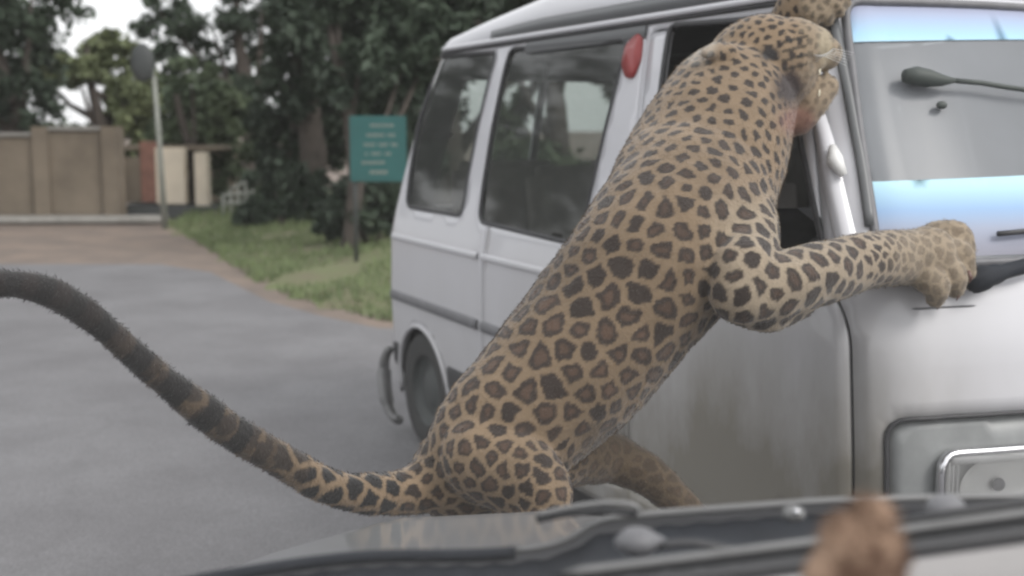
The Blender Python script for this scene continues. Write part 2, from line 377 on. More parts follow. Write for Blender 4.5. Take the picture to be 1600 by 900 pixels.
def tree(base, H, rtrunk, crowns, lm, label, lean=0, nl=5000, size=.12, group=TREES, name='tree', n_l=5):
    t = empty(name, base, 0, label, 'tree', group)
    top = Vector((lean, 0, H))
    pts = [Vector((lean*s*s+.12*math.sin(s*5), .1*math.cos(s*4)-.1, H*s)) for s in (0, .08, .3, .5, .7, .85, 1)]
    mb = MB().tube(pts, [rtrunk*1.5, rtrunk*1.1, rtrunk, rtrunk*.85, rtrunk*.6, rtrunk*.4, rtrunk*.15], 10)
    for c in crowns:
        j = random.choice((2, 3, 4)); a = pts[j]; e = Vector(c[:3])
        mid = (a+e)/2+Vector((0, 0, -.1*(e-a).length))
        mb.tube([a, mid, e], [rtrunk*.55, rtrunk*.35, rtrunk*.08], 6)
    mb.build('trunk', M['bark'], t)
    cr = MB(); tot = sum(c[3]*c[4]*c[5] for c in crowns)**1.0
    for c in crowns:
        leaves(cr, c[:3], c[3:6], int(nl*c[3]*c[4]*c[5]/tot)+200, size)
    cr.build('crown', M[lm], t, False)
    return t
def PXt(px, py, Y, base):
    p = P(px, py, Y); return (p.x-base[0], p.y-base[1], p.z-base[2])
def tree_px(px, Y, blobs, lm, label, rt, nl, size, **k):
    """blobs: (px, py, rx_px, ry_px) seen from the road"""
    base = (P(px, 300, Y).x, Y, 0); s = Y/F_PX
    cr = []
    for (bx, by, rx, ry) in blobs:
        c = PXt(bx, by, Y+rng.uniform(-.6, .6), base); cr.append((*c, rx*s, (rx+ry)/2*s*.8, ry*s))
    H = max(c[2] for c in cr)
    return tree(base, H, rt, cr, lm, label, nl=nl, size=size, **k)
tree_px(20, 20.5, [(-10, 60, 110, 110), (50, -10, 90, 60), (30, 150, 70, 60), (-90, 0, 100, 120)], 'leafA', 'dark leafy tree filling the top left corner behind the wall', .22, 9000, .09)
tree_px(160, 24, [(180, 95, 60, 34), (120, 110, 50, 28), (215, 170, 45, 55), (170, 70, 50, 20), (60, 110, 40, 30)], 'leafC', 'pale green tree left of the round-headed pole', .15, 7000, .09)
tree_px(30, 26, [(20, 205, 70, 34), (110, 220, 70, 30), (190, 225, 60, 34), (-40, 200, 60, 50), (240, 190, 40, 60)], 'leafB', 'low mid green tree just above the compound wall', .12, 9500, .10)
tree_px(297, 19.6, [(300, 190, 60, 55), (340, 165, 62, 50), (360, 225, 70, 45), (262, 215, 30, 30), (300, 120, 40, 25)], 'leafB', 'spreading tree whose slim trunk stands right of the tall pole', .10, 6800, .085)
tree_px(390, 25, [(330, 40, 90, 50), (420, 70, 60, 60), (250, 20, 60, 36), (410, 0, 90, 50), (405, 140, 60, 50), (300, 130, 80, 50), (260, 75, 50, 30)], 'leafA', 'tall dark tree with sky showing through its broken crown', .22, 6000, .085)
tree_px(480, 17.5, [(480, 90, 66, 100), (440, 220, 60, 60), (510, 200, 70, 80), (490, -20, 90, 70), (450, 280, 50, 40)], 'leafA', 'dense dark tree between the building and the teal board', .2, 12500, .09)
tree_px(541, 12.6, [(590, 20, 90, 70), (560, 110, 50, 60), (640, 70, 60, 70), (700, 10, 90, 60), (520, -40, 60, 60)], 'leafA', 'dark tree with a straight trunk left of the teal board', .085, 9500, .075)
tree_px(690, 15.5, [(660, 120, 80, 110), (620, 240, 70, 90), (730, 0, 90, 60), (600, 150, 60, 120), (860, -25, 90, 34), (780, -10, 70, 40)], 'leafA', 'dense dark tree rising behind the rear of the van', .2, 11000, .085)
tree_px(860, 19, [(780, 40, 50, 60), (820, 0, 60, 40), (900, -20, 90, 40), (1010, 130, 60, 70), (790, 190, 40, 90), (900, 260, 130, 46)], 'leafB', 'tree hidden behind the van and seen through its windows', .2, 6000, .12)
def bush(px, Y, blobs, lm, label, nl, size):
    base = (P(px, 300, Y).x, Y, 0); s = Y/F_PX; t = empty('bush', base, 0, label, 'bush', 'bushes under the trees')
    mb = MB(); st = MB()
    for (bx, by, rx, ry) in blobs:
        c = PXt(bx, by, Y+rng.uniform(-.3, .3), base)
        leaves(mb, c, (rx*s, rx*s*.7, ry*s), nl//len(blobs), size)
        for q in range(3): st.tube([(c[0]*.2+rng.uniform(-.2, .2), 0, 0), (c[0]*.7, c[1]*.5, c[2]*.5), c], [.03, .02, .008], 5)
    mb.build('foliage', M[lm], t, False); st.build('stem', M['bark'], t)
bush(450, 15.5, [(430, 300, 46, 44), (480, 310, 50, 50), (400, 335, 36, 18)], 'leafA', 'dark bush at the grass edge left of the straight trunk', 4500, .07)
bush(575, 13, [(560, 320, 46, 42), (600, 330, 60, 46), (520, 345, 30, 24)], 'leafA', 'dark bush under the teal board', 4500, .06)
bush(345, 19.5, [(350, 280, 40, 28), (400, 300, 34, 26)], 'leafB', 'mid green bush beside the pale gate', 1600, .06)
# the trees on the far left, outside the frame: the van's flank mirrors them
for (x, y, H, lb) in ((-13, 15, 8, 'first'), (-15, 9.5, 9, 'second'), (-12, 20, 8, 'third')):
    tree((x, y, 0), H*.8, .2, [(0, 0, H*.6, 2.6, 2.4, 2.2), (1.4, .5, H*.45, 1.8, 1.8, 1.3), (-1, -1, H*.4, 1.8, 1.8, 1.4)], 'leafA', {'first': 'tall broad tree on the left roadside, middle one of three outside the view', 'second': 'tallest roadside tree on the left, nearest to the camera and outside the view', 'third': 'broad roadside tree on the left, farthest of three outside the view'}[lb], nl=4500, size=.16)

# ================================================================== VAN
Lv, Wv = 3.30, 1.45
VO = Vector((-.588, 5.44, 0)); VA = math.atan2(-.902, .432)
van = empty('van', VO, VA, 'white minivan facing right with a leopard clinging to its driver side', 'van')
VF = np.array([math.cos(VA), math.sin(VA), 0]); VI = np.array([-math.sin(VA), math.cos(VA), 0])
zk = np.array([0, .20, .40, .65, .92, 1.02, 1.20, 1.40, 1.60, 1.72, 1.80])
ik = np.array([.06, .035, .012, 0, .004, .022, .055, .095, .145, .180, .20])
u0k = np.array([.03, .0, 0, 0, .0, .01, .05, .11, .17, .21, .23])
u1k = np.array([.10, .04, .0, .0, .03, .06, .15, .26, .37, .44, .48])
# plan outline, s = metres along it; s = 0 where the rear corner meets the near flank
rr, rf, bow = .10, .20, .07
def plan():
    pts = []
    half = Wv/2
    def add(u, v): pts.append((u, v))
    for t in np.linspace(0, 1, 30): add(.0, half-(half-rr)*t)                     # rear middle -> near corner
    for t in np.linspace(0, math.pi/2, 16)[1:]: add(rr-rr*math.cos(t), rr-rr*math.sin(t))
    i0 = len(pts)-1
    for u in np.linspace(rr, Lv-rf-bow, 90)[1:]: add(u, 0)
    for t in np.linspace(0, math.pi/2, 26)[1:]: add(Lv-rf-bow+rf*math.sin(t), rf-rf*math.cos(t))
    for v in np.linspace(rf, Wv-rf, 60)[1:]:
        q = (v-Wv/2)/(Wv/2-rf); add(Lv-bow+bow*(1-q*q), v)
    for t in np.linspace(0, math.pi/2, 26)[1:]: add(Lv-rf-bow+rf*math.cos(t), Wv-rf+rf*math.sin(t))
    for u in np.linspace(Lv-rf-bow, rr, 90)[1:]: add(u, Wv)
    for t in np.linspace(0, math.pi/2, 16)[1:]: add(rr-rr*math.sin(t), Wv-rr+rr*math.cos(t))
    for t in np.linspace(0, 1, 30)[1:]: add(0, Wv-rr-(half-rr)*t)
    a = np.array(pts); d = np.r_[0, np.cumsum(np.linalg.norm(np.diff(a, axis=0), axis=1))]
    return a, d-d[i0]
PA, PS = plan(); SMIN, SMAX = PS[0], PS[-1]
# soften the kink between corner arc and bow
def surf(s, z, off=0.0):
    """van-local point of the skin at (s, z), moved OFF metres outwards"""
    s = np.asarray(s, float); z = np.asarray(z, float)
    a = np.interp(s, PS, PA[:, 0])/Lv; b = np.interp(s, PS, PA[:, 1])/Wv
    e = .012
    ta = (np.interp(s+e, PS, PA[:, 0])-np.interp(s-e, PS, PA[:, 0])); tb_ = (np.interp(s+e, PS, PA[:, 1])-np.interp(s-e, PS, PA[:, 1]))
    ln = np.hypot(ta, tb_)+1e-9; nu, nv = tb_/ln, -ta/ln
    i = np.interp(z, zk, ik); A0 = np.interp(z, zk, u0k); A1 = np.interp(z, zk, u1k)
    u = A0+a*(Lv-A1-A0); v = i+b*(Wv-2*i)
    return np.stack([u+nu*off, v+nv*off, z+0*u], -1)
def vworld(p): return np.array(VO)+p[..., 0:1]*VF+p[..., 1:2]*VI+p[..., 2:3]*np.array([0, 0, 1.])
SF = 2.98+.35  # roughly where the nose begins
gs = np.arange(-.15, 4.9, .005); gz = np.arange(.02, 1.80, .005)
GS, GZ = np.meshgrid(gs, gz, indexing='ij')
GX, GY = project(vworld(surf(GS, GZ)))
def inv(px, py):
    """(s, z) of the skin point seen at (px, py)"""
    d = (GX-px)**2+(GY-py)**2; k = np.unravel_index(np.argmin(d), d.shape); return float(GS[k]), float(GZ[k])
def rnd(loop, r, n=5):
    """round a loop's corners"""
    out = []; m = len(loop)
    for i in range(m):
        p, a, b = (np.array(loop[i]), np.array(loop[i-1]), np.array(loop[(i+1) % m]))
        da, db = a-p, b-p; ra = min(r, .45*np.linalg.norm(da)); rb = min(r, .45*np.linalg.norm(db))
        q0 = p+da/np.linalg.norm(da)*ra; q1 = p+db/np.linalg.norm(db)*rb
        for t in np.linspace(0, 1, n): out.append(tuple((1-t)**2*q0+2*t*(1-t)*p+t*t*q1))
    return out
def dens(loop, h=.035):
    out = []
    for i in range(len(loop)):
        a, b = np.array(loop[i]), np.array(loop[(i+1) % len(loop)]); n = max(1, int(np.linalg.norm(b-a)/h))
        for k in range(n): out.append(tuple(a+(b-a)*k/n))
    return out
def grow(loop, d):
    """push a loop outwards by d"""
    a = np.array(loop); nxt = np.roll(a, -1, 0); prv = np.roll(a, 1, 0); t = nxt-prv; t /= np.linalg.norm(t, axis=1)[:, None]+1e-9
    area = np.sum(a[:, 0]*nxt[:, 1]-nxt[:, 0]*a[:, 1]); n = np.stack([t[:, 1], -t[:, 0]], 1)*(1 if area > 0 else -1)
    return [tuple(p) for p in a+n*d]
def inl(pt, loop): return in_poly(pt[0], pt[1], loop)

MIR = SMAX+SMIN   # s -> MIR - s mirrors near to far side
def mirror(loop): return [(MIR-s, z) for s, z in reversed(loop)]
w_rear = rnd([inv(635, 322), inv(722, 337), inv(776, 82), inv(697, 88)], .05)
w_mid = rnd([inv(748, 346), inv(905, 382), inv(982, 62), inv(797, 76)], .05)
wf = [inv(1002, 330), inv(1262, 425), inv(1268, 300), inv(1222, 28), inv(1046, 40)]
wf[1] = (inv(1285, 330)[0]+.0, 1.05); wf[0] = (wf[0][0]+.02, 1.05)
w_front = rnd(wf, .04)
w_screen_near = [inv(1372, 400), inv(1322, 20)]
zb_, zt_ = 1.09, 1.715
s_b, s_t = w_screen_near[0][0], w_screen_near[1][0]
w_screen = rnd([(s_b, zb_), (MIR-s_b, zb_), (MIR-s_t, zt_), (s_t, zt_)], .05)
w_back = rnd([(SMIN+.02+.0, 1.04), (SMIN+.52, 1.04), (SMIN+.50, 1.62), (SMIN+.02, 1.62)], .04)
w_back2 = [(SMAX-(s-SMIN), z) for s, z in reversed(w_back)]
# doors
s_b1 = w_front[0][0]
sA = [w_front[0][0]-.085, inv(1330, 520)[0]]
d_front = rnd([(s_b1-.10, .30), (3.03, .30), (3.03, .95), (2.97, 1.06), (s_t-.115, 1.70), (s_b1-.05, 1.70)], .05)
d_slide = rnd([(.985, .30), (s_b1-.115, .30), (s_b1-.06, 1.70), (1.03, 1.70)], .05)
arch_r = [(.42+.31*math.cos(t), .235+.31*math.sin(t)) for t in np.linspace(math.pi*.96, .04*math.pi, 18)]
WZ = .255
def archloop(sc, r):
    return [(sc+r*math.cos(t), WZ+r*math.sin(t)) for t in np.linspace(-.25*math.pi, 1.25*math.pi, 26)]
arch_rear = archloop(.335, .29)
arch_f = archloop(2.80, .20)
arch_f = [(s, z) for s, z in arch_f]
bz = [inv(1384, 790), inv(1390, 690), inv(1425, 656), inv(1500, 650), inv(1590, 646)]
zbt = bz[3][1]
s_z0 = bz[0][0]
bez = rnd([(s_z0, .52), (MIR-s_z0, .52), (MIR-s_z0, zbt), (s_z0, zbt)], .055)
bez_in = grow(bez, -.008)
holes = {'w_rear': w_rear, 'w_mid': w_mid, 'w_front': w_front, 'screen': w_screen, 'm1': mirror(w_rear), 'm2': mirror(w_mid), 'm3': mirror(w_front),
         'back': w_back, 'back2': w_back2}
Z0, Z1 = .20, 1.735
loops = {k: dens(v) for k, v in holes.items()}
GAP = .005
for k, d in (('slide', d_slide), ('front', d_front), ('front_far', mirror(d_front)), ('slide_far', mirror(d_slide))):
    loops['D'+k] = dens(d); loops['G'+k] = dens(grow(d, -2*GAP))
loops['bez'] = dens(bez); loops['bezin'] = dens(bez_in)
loops['a1'] = arch_rear; loops['a2'] = arch_f; loops['a3'] = mirror(arch_rear); loops['a4'] = mirror(arch_f)
outer = []
nS = 190
ss = np.linspace(SMIN, SMAX, nS)
V2, E2 = [], []
def addloop(lp, closed=True):
    n0 = len(V2); V2.extend([Vector(p) for p in lp]); m = len(lp)
    for i in range(m if closed else m-1): E2.append((n0+i, n0+(i+1) % m))
addloop([(s, Z0) for s in ss]+[(SMAX, z) for z in np.linspace(Z0, Z1, 30)[1:-1]]+[(s, Z1) for s in ss[::-1]]+[(SMIN, z) for z in np.linspace(Z1, Z0, 30)[1:-1]])
for k, lp in loops.items():
    lp = [(min(max(s, SMIN+.004), SMAX-.004), max(z, Z0+.0)) if not k.startswith('a') else (s, z) for s, z in lp]
    loops[k] = lp
    if k.startswith('a'):
        seg = [p for p in lp if p[1] > Z0+.003]
        addloop([(seg[0][0], Z0-.0)]+seg+[(seg[-1][0], Z0-.0)], False)
    else: addloop(lp)
allpts = np.array([p for lp in loops.values() for p in lp])
for s in np.arange(SMIN+.03, SMAX-.02, .033):
    for z in np.arange(Z0+.03, Z1-.02, .035):
        if np.min((allpts[:, 0]-s)**2+(allpts[:, 1]-z)**2) > .023**2: V2.append(Vector((s, z)))
rv, re, rfc, *_ = delaunay_2d_cdt(V2, E2, [], 0, 1e-5)
rv = np.array([(p.x, p.y) for p in rv])
buckets = {k: [] for k in ('body', 'gap', 'Dslide', 'Dfront', 'Dfront_far', 'Dslide_far', 'bez')}
LA = {k: (np.array(l)[:, 0].min(), np.array(l)[:, 0].max(), np.array(l)[:, 1].min(), np.array(l)[:, 1].max()) for k, l in loops.items()}
for f in rfc:
    c = rv[list(f)].mean(0)
    if not (SMIN <= c[0] <= SMAX and Z0 <= c[1] <= Z1): continue
    ins = {k for k, l in loops.items() if LA[k][0] <= c[0] <= LA[k][1] and LA[k][2] <= c[1] <= LA[k][3] and inl(c, l)}
    if ins & set(holes): continue
    if ins & {'a1', 'a2', 'a3', 'a4'}: continue
    if 'bezin' in ins: buckets['bez'].append(f); continue
    dst = 'body'
    for k in ('slide', 'front', 'front_far', 'slide_far'):
        if 'D'+k in ins: dst = 'D'+k if 'G'+k in ins else 'gap'
    if 'bez' in ins: dst = 'gap'
    buckets[dst].append(f)
def panel(name, faces, m, parent, off=0.0, th=.018):
    idx = sorted({i for f in faces for i in f}); mp = {i: n for n, i in enumerate(idx)}
    co = surf(rv[idx, 0], rv[idx, 1], off)
    me = mesh_from(co, [[mp[i] for i in f] for f in faces])
    o = link(name, me, m, parent); b = bmesh.new(); b.from_mesh(me); b.normal_update(); 
    sgn = 0
    cen = Vector((Lv/2, Wv/2, .9))
    for f in b.faces: sgn += 1 if f.normal.dot(f.calc_center_median()-cen) > 0 else -1
    if sgn < 0: bmesh.ops.reverse_faces(b, faces=b.faces[:])
    b.to_mesh(me); b.free(); me.polygons.foreach_set('use_smooth', [True]*len(me.polygons))
    if th: sol(o, th, -1, 1 if isinstance(m, list) else 0)
    return o
PL = [M['paint'], M['liner']]
body = panel('body', buckets['body'], PL, van)
panel('door_seam', buckets['gap'], M['rubber'], van, -.012, 0)
dslide = panel('sliding_door', buckets['Dslide'], PL, van)
dfront = panel('front_door', buckets['Dfront'], PL, van)
panel('front_door', buckets['Dfront_far'], PL, van)
panel('sliding_door', buckets['Dslide_far'], PL, van)
bezel = panel('headlight_bezel', buckets['bez'], M['bezel'], van, -.012, .01)

def pane(name, loop, m, parent, off=-.008, th=0):
    lp = dens(loop); n0 = len(lp); v = [Vector(p) for p in lp]; e = [(i, (i+1) % n0) for i in range(n0)]
    a = np.array(lp)
    for s in np.arange(a[:, 0].min()+.03, a[:, 0].max()-.02, .045):
        for z in np.arange(a[:, 1].min()+.03, a[:, 1].max()-.02, .06):
            if inl((s, z), lp) and np.min((a[:, 0]-s)**2+(a[:, 1]-z)**2) > .02**2: v.append(Vector((s, z)))
    q, _, fc, *_ = delaunay_2d_cdt(v, e, [], 0, 1e-5); q = np.array([(p.x, p.y) for p in q])
    fc = [f for f in fc if inl(q[list(f)].mean(0), lp)]
    co = surf(q[:, 0], q[:, 1], off)
    o = link(name, mesh_from(co, fc), m, parent)
    me = o.data; b = bmesh.new(); b.from_mesh(me); b.normal_update()
    cen = Vector((Lv/2, Wv/2, .9))
    if sum(1 if f.normal.dot(f.calc_center_median()-cen) > 0 else -1 for f in b.faces) < 0: bmesh.ops.reverse_faces(b, faces=b.faces[:])
    b.to_mesh(me); b.free(); me.polygons.foreach_set('use_smooth', [True]*len(me.polygons))
    return o
def gasket(name, loop, m, parent, r=.009, off=-.002):
    lp = dens(loop, .03); co = surf(np.array(lp)[:, 0], np.array(lp)[:, 1], off); co = list(co)+[co[0], co[1]]
    return MB().tube(co, r, 6, False).build(name, m, parent)
for k, l in (('w_rear', w_rear), ('m1', mirror(w_rear))):
    gl_ = pane('quarter_window', l, M['sideglass'], van); gasket('window_seal', l, M['rubber'], gl_)
for l, dpar in ((w_mid, dslide), (mirror(w_mid), van)):
    gl_ = pane('side_window', l, M['sideglass'], dpar)
    if dpar is van: gasket('window_seal', l, M['rubber'], gl_)
    else: gasket('window_seal', l, M['rubber'], dpar)
gasket('window_seal', w_front, M['rubber'], dfront)
pane('side_window', mirror(w_front), M['sideglass'], van)
pane('rear_window', w_back, M['sideglass'], van); pane('rear_window', w_back2, M['sideglass'], van)
ws = pane('windscreen', w_screen, M['frontglass'], van); gasket('windscreen_seal', w_screen, M['greyplastic'], ws, .012)
# sky reflections painted as pale bands at the windscreen's top and foot
zs = inv(1330, 66)[1]; zs2 = inv(1590, 50)[1]
fr_t = (zs-zb_)/(zt_-zb_)
sl = s_b+(s_t-s_b)*fr_t
z3, z4 = 1.105, inv(1380, 284)[1]; z4b = inv(1590, 262)[1]
M['reflection_low'] = sky_reflection('lower_sky_reflection', z3+.02, z4+.015, [(0, (.34, .34, .42, .55)), (.35, (.33, .37, .48, .85)), (.62, (.27, .42, .64, .9)), (1, (.42, .66, .76, 1))])
M['reflection_top'] = sky_reflection('upper_sky_reflection', 1.60, 1.73, [(0, (.46, .66, .72, 1)), (.35, (.33, .55, .74, 1)), (.75, (.36, .42, .58, .9)), (1, (.34, .34, .46, .8))])
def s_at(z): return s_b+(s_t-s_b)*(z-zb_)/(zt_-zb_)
pane('lower_reflection', [(s_at(z3)+.004, z3), (MIR-s_at(z3)-.004, z3), (MIR-s_at(z4b)-.004, z4b), (s_at(z4)+.004, z4)], M['reflection_low'], ws, -.004)
strip = pane('upper_reflection', [(sl+.004, zs), (MIR-sl-.004, zs2), (MIR-s_t-.012, zt_-.008), (s_t+.012, zt_-.008)], M['reflection_top'], ws, -.004)
gasket('bezel_edge', bez, M['rubber'], bezel, .006, .001)

# roof
def roofring(e, z):
    s = np.linspace(SMIN, SMAX, 150)[:-1]; p = surf(s, np.full_like(s, Z1)); c = np.array([ (Lv)/2-.1, Wv/2])
    q = p.copy(); hu = (p[:, 0].max()-p[:, 0].min())/2; hv = (p[:, 1].max()-p[:, 1].min())/2
    cu = (p[:, 0].max()+p[:, 0].min())/2; cv = (p[:, 1].max()+p[:, 1].min())/2
    q[:, 0] = cu+(p[:, 0]-cu)*(1-e/hu); q[:, 1] = cv+(p[:, 1]-cv)*(1-e/hv)
    fr = (q[:, 0]-q[:, 0].min())/(q[:, 0].max()-q[:, 0].min()) if e < .5 else .5
    q[:, 2] = Z1+(z-Z1)*(.50+1.05*np.clip(fr/.38, 0, 1)**.8*(1-np.clip((fr-.8)/.2, 0, 1)**2*.5)); return q
rings = [roofring(e, z) for e, z in ((0, Z1), (.004, 1.755), (.010, 1.785), (.022, 1.81), (.05, 1.832), (.10, 1.848), (.22, 1.862), (.42, 1.87), (.54, 1.872))]
mb = MB(); n = len(rings[0]); vv = [p for r in rings for p in r]; ff = [(i*n+k, i*n+(k+1) % n, (i+1)*n+(k+1) % n, (i+1)*n+k) for i in range(len(rings)-1) for k in range(n)]
ff.append(tuple((len(rings)-1)*n+k for k in range(n)))
mb.add(vv, ff); roof = mb.build('roof', PL, van); sol(roof, .015, -1, 1)
tb0, tb1 = [], []
ra, rb_ = roofring(.0, Z1+.012), roofring(.0065, 1.775)
near = [k for k in range(len(ra)) if np.linspace(SMIN, SMAX, 150)[:-1][k] > .62 and np.linspace(SMIN, SMAX, 150)[:-1][k] < 2.75]
rows = [[Vector(ra[k]).lerp(Vector(rb_[k]), t)+Vector((0, -.010, .0)) for k in near] for t in (0, .5, 1)]
sol(MB().grid(rows).build('roof_band', M['bezeldark'], roof), .004)
sg = np.linspace(.0, 3.2, 80); gp = surf(sg, np.full_like(sg, Z1+.004), .012)
MB().tube(gp, [.004]+[.011]*78+[.004], 6).build('gutter', M['paint'], roof)
MB().tube(surf(MIR-sg, np.full_like(sg, Z1+.004), .012), .011, 6).build('gutter', M['paint'], roof)
# dark drip seal under the gutter
MB().tube(surf(sg, np.full_like(sg, Z1-.012), .006), .007, 6).build('drip_seal', M['rubber'], roof)
# belt crease and side moulding
def sidestrip(name, z, hh, th, m, s0=.0, s1=3.0, par=None):
    s = np.linspace(s0, s1, 60); rows = [surf(s, np.full_like(s, z+dz), o_) for dz, o_ in ((-hh, .000), (-hh*.7, th), (hh*.7, th), (hh, .0))]
    return MB().grid(rows).build(name, m, par or van)
sidestrip('side_moulding', inv(700, 490)[1], .022, .012, M['greyplastic'], .0, .96)
sidestrip('side_moulding', inv(700, 490)[1], .022, .012, M['greyplastic'], 1.0, s_b1-.13)
for a_, b_ in ((0, .96), (1.0, s_b1-.13)):
    sidestrip('belt_crease', .915, .014, .008, M['paint'], a_, b_)
sidestrip('upper_trim', 1.702, .028, .006, M['bezeldark'], 1.04, s_b1-.07)
sidestrip('sill_shade', .375, .055, .008, M['rubber'], -.02, .045)  # dark strip standing in for the shadow along the sill
sidestrip('sill_shade', .375, .055, .008, M['rubber'], .63, 1.85)
# wheel arches, wheels
def wheel(u, side):
    ins = .10 if u < 1 else .15
    y = ins if side == 0 else Wv-ins
    wh = empty('wheel', (u, y, .265)); wh.parent = van; sg_ = -1 if side == 0 else 1
    prof = [(.155, .075), (.2, .085), (.245, .08), (.263, .055), (.265, 0), (.263, -.055), (.245, -.08), (.155, -.08)]
    def lathe(pf, m, nm, n=40):
        v, f = [], []
        for r, h in pf:
            for k in range(n): v.append((r*math.cos(2*math.pi*k/n), sg_*h, r*math.sin(2*math.pi*k/n)))
        for i in range(len(pf)-1):
            for k in range(n): f.append((i*n+k, i*n+(k+1) % n, (i+1)*n+(k+1) % n, (i+1)*n+k))
        return MB().add(v, f).build(nm, m, wh)
    lathe(prof, M['tyre'], 'tyre'); lathe([(.158, .075), (.15, .05), (.11, .035), (.07, .055), (.05, .062), (.0, .064)], M['darkmetal'], 'rim')
for u in (.435, 2.80+.1):
    wheel(u, 0); wheel(u, 1)
for sc_, in ((.335,),):
    lp = [(sc_+.295*math.cos(t), WZ+.295*math.sin(t)) for t in np.linspace(-.1, math.pi+.1, 26)]
    MB().tube(surf(np.array(lp)[:, 0], np.array(lp)[:, 1], .004), .012, 8).build('arch_lip', M['paint'], van)
# dark wheel wells
for uc in (.435, 2.80+.1):
    for yy in (.02, Wv-.34):
        v, f = [], []
        for t in np.linspace(0, math.pi, 14):
            for y in (yy, yy+.32): v.append((uc+(.30 if uc < 1 else .27)*math.cos(t), y, (.2 if uc < 1 else .15)+.33*math.sin(t)))
        for i in range(13): f.append((2*i, 2*i+1, 2*i+3, 2*i+2))
        MB().add(v, f).build('wheel_well', M['rubber'], van)
MB().box((Lv/2, Wv/2, .26), (Lv-.35, Wv-.25, .10), None, .02).build('underbody', M['rubber'], van)
# rear bumper with its curled end
bp = [surf(s, .33, .03) for s in np.linspace(-.155, SMIN, 24)]
MB().tube([Vector(p)+Vector((0, 0, -.0)) for p in bp], .05, 10, flat=1.5).build('rear_bumper', M['greyplastic'], van)
e0 = [Vector(surf(s, .30, o_))+Vector((0, 0, dz)) for s, o_, dz in ((-.03, .03, .10), (-.04, .055, .04), (-.04, .06, -.04), (-.0, .06, -.13), (.05, .05, -.20), (.10, .03, -.225))]
MB().tube([tuple(p) for p in crom([tuple(q) for q in e0], 5)], [.014]+[.034]*8+[.046]*8+[.036]*8+[.01], 10, flat=.6).build('bumper_end', M['steel'], van)
# headlights: housing, reflector, lens
def headlight(mirror_):
    h0, h1 = inv(1464, 745)[0], inv(1464, 745)[0]+.30
    z0_, z1_ = inv(1500, 812)[1], inv(1500, 704)[1]
    lp = rnd([(h0, z0_), (h1, z0_), (h1, z1_), (h0, z1_)], .045)
    if mirror_: lp = [(MIR-s, z) for s, z in reversed(lp)]
    hd = pane('headlight', lp, M['lamp'], van, -.008)
    cs = (h0+h1)/2 if not mirror_ else MIR-(h0+h1)/2
    gasket('rim', lp, M['chrome'], hd, .007, .002)
    # bowl reflector and bulb cap
    v, f = [], []; n = 28
    zc = (z0_+z1_)/2; hh = (z1_-z0_)/2*.92; ww = .105
    for j, (rs, o_) in enumerate(((1, .016), (.85, .006), (.65, -.002), (.4, -.0055), (.15, -.0065))):
        for k in range(n):
            an = 2*math.pi*k/n; q = surf(cs+ww*rs*math.cos(an), zc+hh*rs*math.sin(an), o_+.006); v.append(q)
    for j in range(4):
        for k in range(n): f.append((j*n+k, j*n+(k+1) % n, (j+1)*n+(k+1) % n, (j+1)*n+k))
    MB().add(v, f).build('reflector', M['lamp'], hd)
    q = surf(cs, zc, .012); MB().ball(q, (.012, .018, .016)).build('bulb_cap', M['greyplastic'], hd)
    pane('lens', lp, M['lens'], hd, .026)
    gasket('housing', lp, M['chrome'], hd, .011, .012)
    for zz in (z1_-.016, z0_+.014):
        MB().tube([surf(s_, zz, .012) for s_ in np.linspace(min(h0, h1)+.03 if not mirror_ else MIR-h1+.01, h1-.01 if not mirror_ else MIR-h0-.03, 10)], .011, 8).build('shroud', M['white'], hd)
    for k in range(3):
        sk = (h0+.02+.012*k) if not mirror_ else MIR-(h0+.02+.012*k)
        MB().tube([surf(sk, z, .014) for z in np.linspace(z0_+.015, z1_-.015, 6)], .0028, 6).build('flute', M['white'], hd)
headlight(False); headlight(True)
# front bumper
bs = np.linspace(2.95, MIR-2.95, 60)
rows = [surf(bs, np.full_like(bs, z), o_) for z, o_ in ((.22, .0), (.24, .05), (.34, .075), (.44, .07), (.485, .05), (.495, .0))]
MB().grid(rows).build('front_bumper', M['greyplastic'], van)
# crease under the windscreen
cr0, cr1 = inv(1425, 482), inv(1512, 487)
MB().tube([surf(s, cr0[1]+.004*math.sin(3.1*(s-cr0[0])/(MIR-2*cr0[0])), .0005) for s in np.linspace(cr0[0], cr0[0]+.17, 16)], [.0005]+[.0028]*14+[.0005], 6).build('nose_crease', M['greyplastic'], van)
# scuttle black strip below the screen
# wipers on the van
wa = inv(1508, 432); wb = inv(1600, 404)
p0 = surf(wa[0], wa[1], .05); p1 = surf(wb[0], wb[1], .05); p2 = surf(wb[0]+.22, wb[1]+.05, .04)
wp = MB().tube(crom([tuple(surf(wa[0]-.01, wa[1]-.008, .03)), tuple(p0), tuple((p0+p1)/2), tuple(p1), tuple(p2)], 5), [.022]*3+[.030]*4+[.024]*2+[.018]*6+[.015]*6, 10).build('wiper_arm', M['plastic'], van)
MB().tube([surf(wa[0]+.02+.6*t, 1.15+.03*t, .015) for t in np.linspace(.15, 1, 12)], .007, 6).build('wiper_blade', M['rubber'], wp)
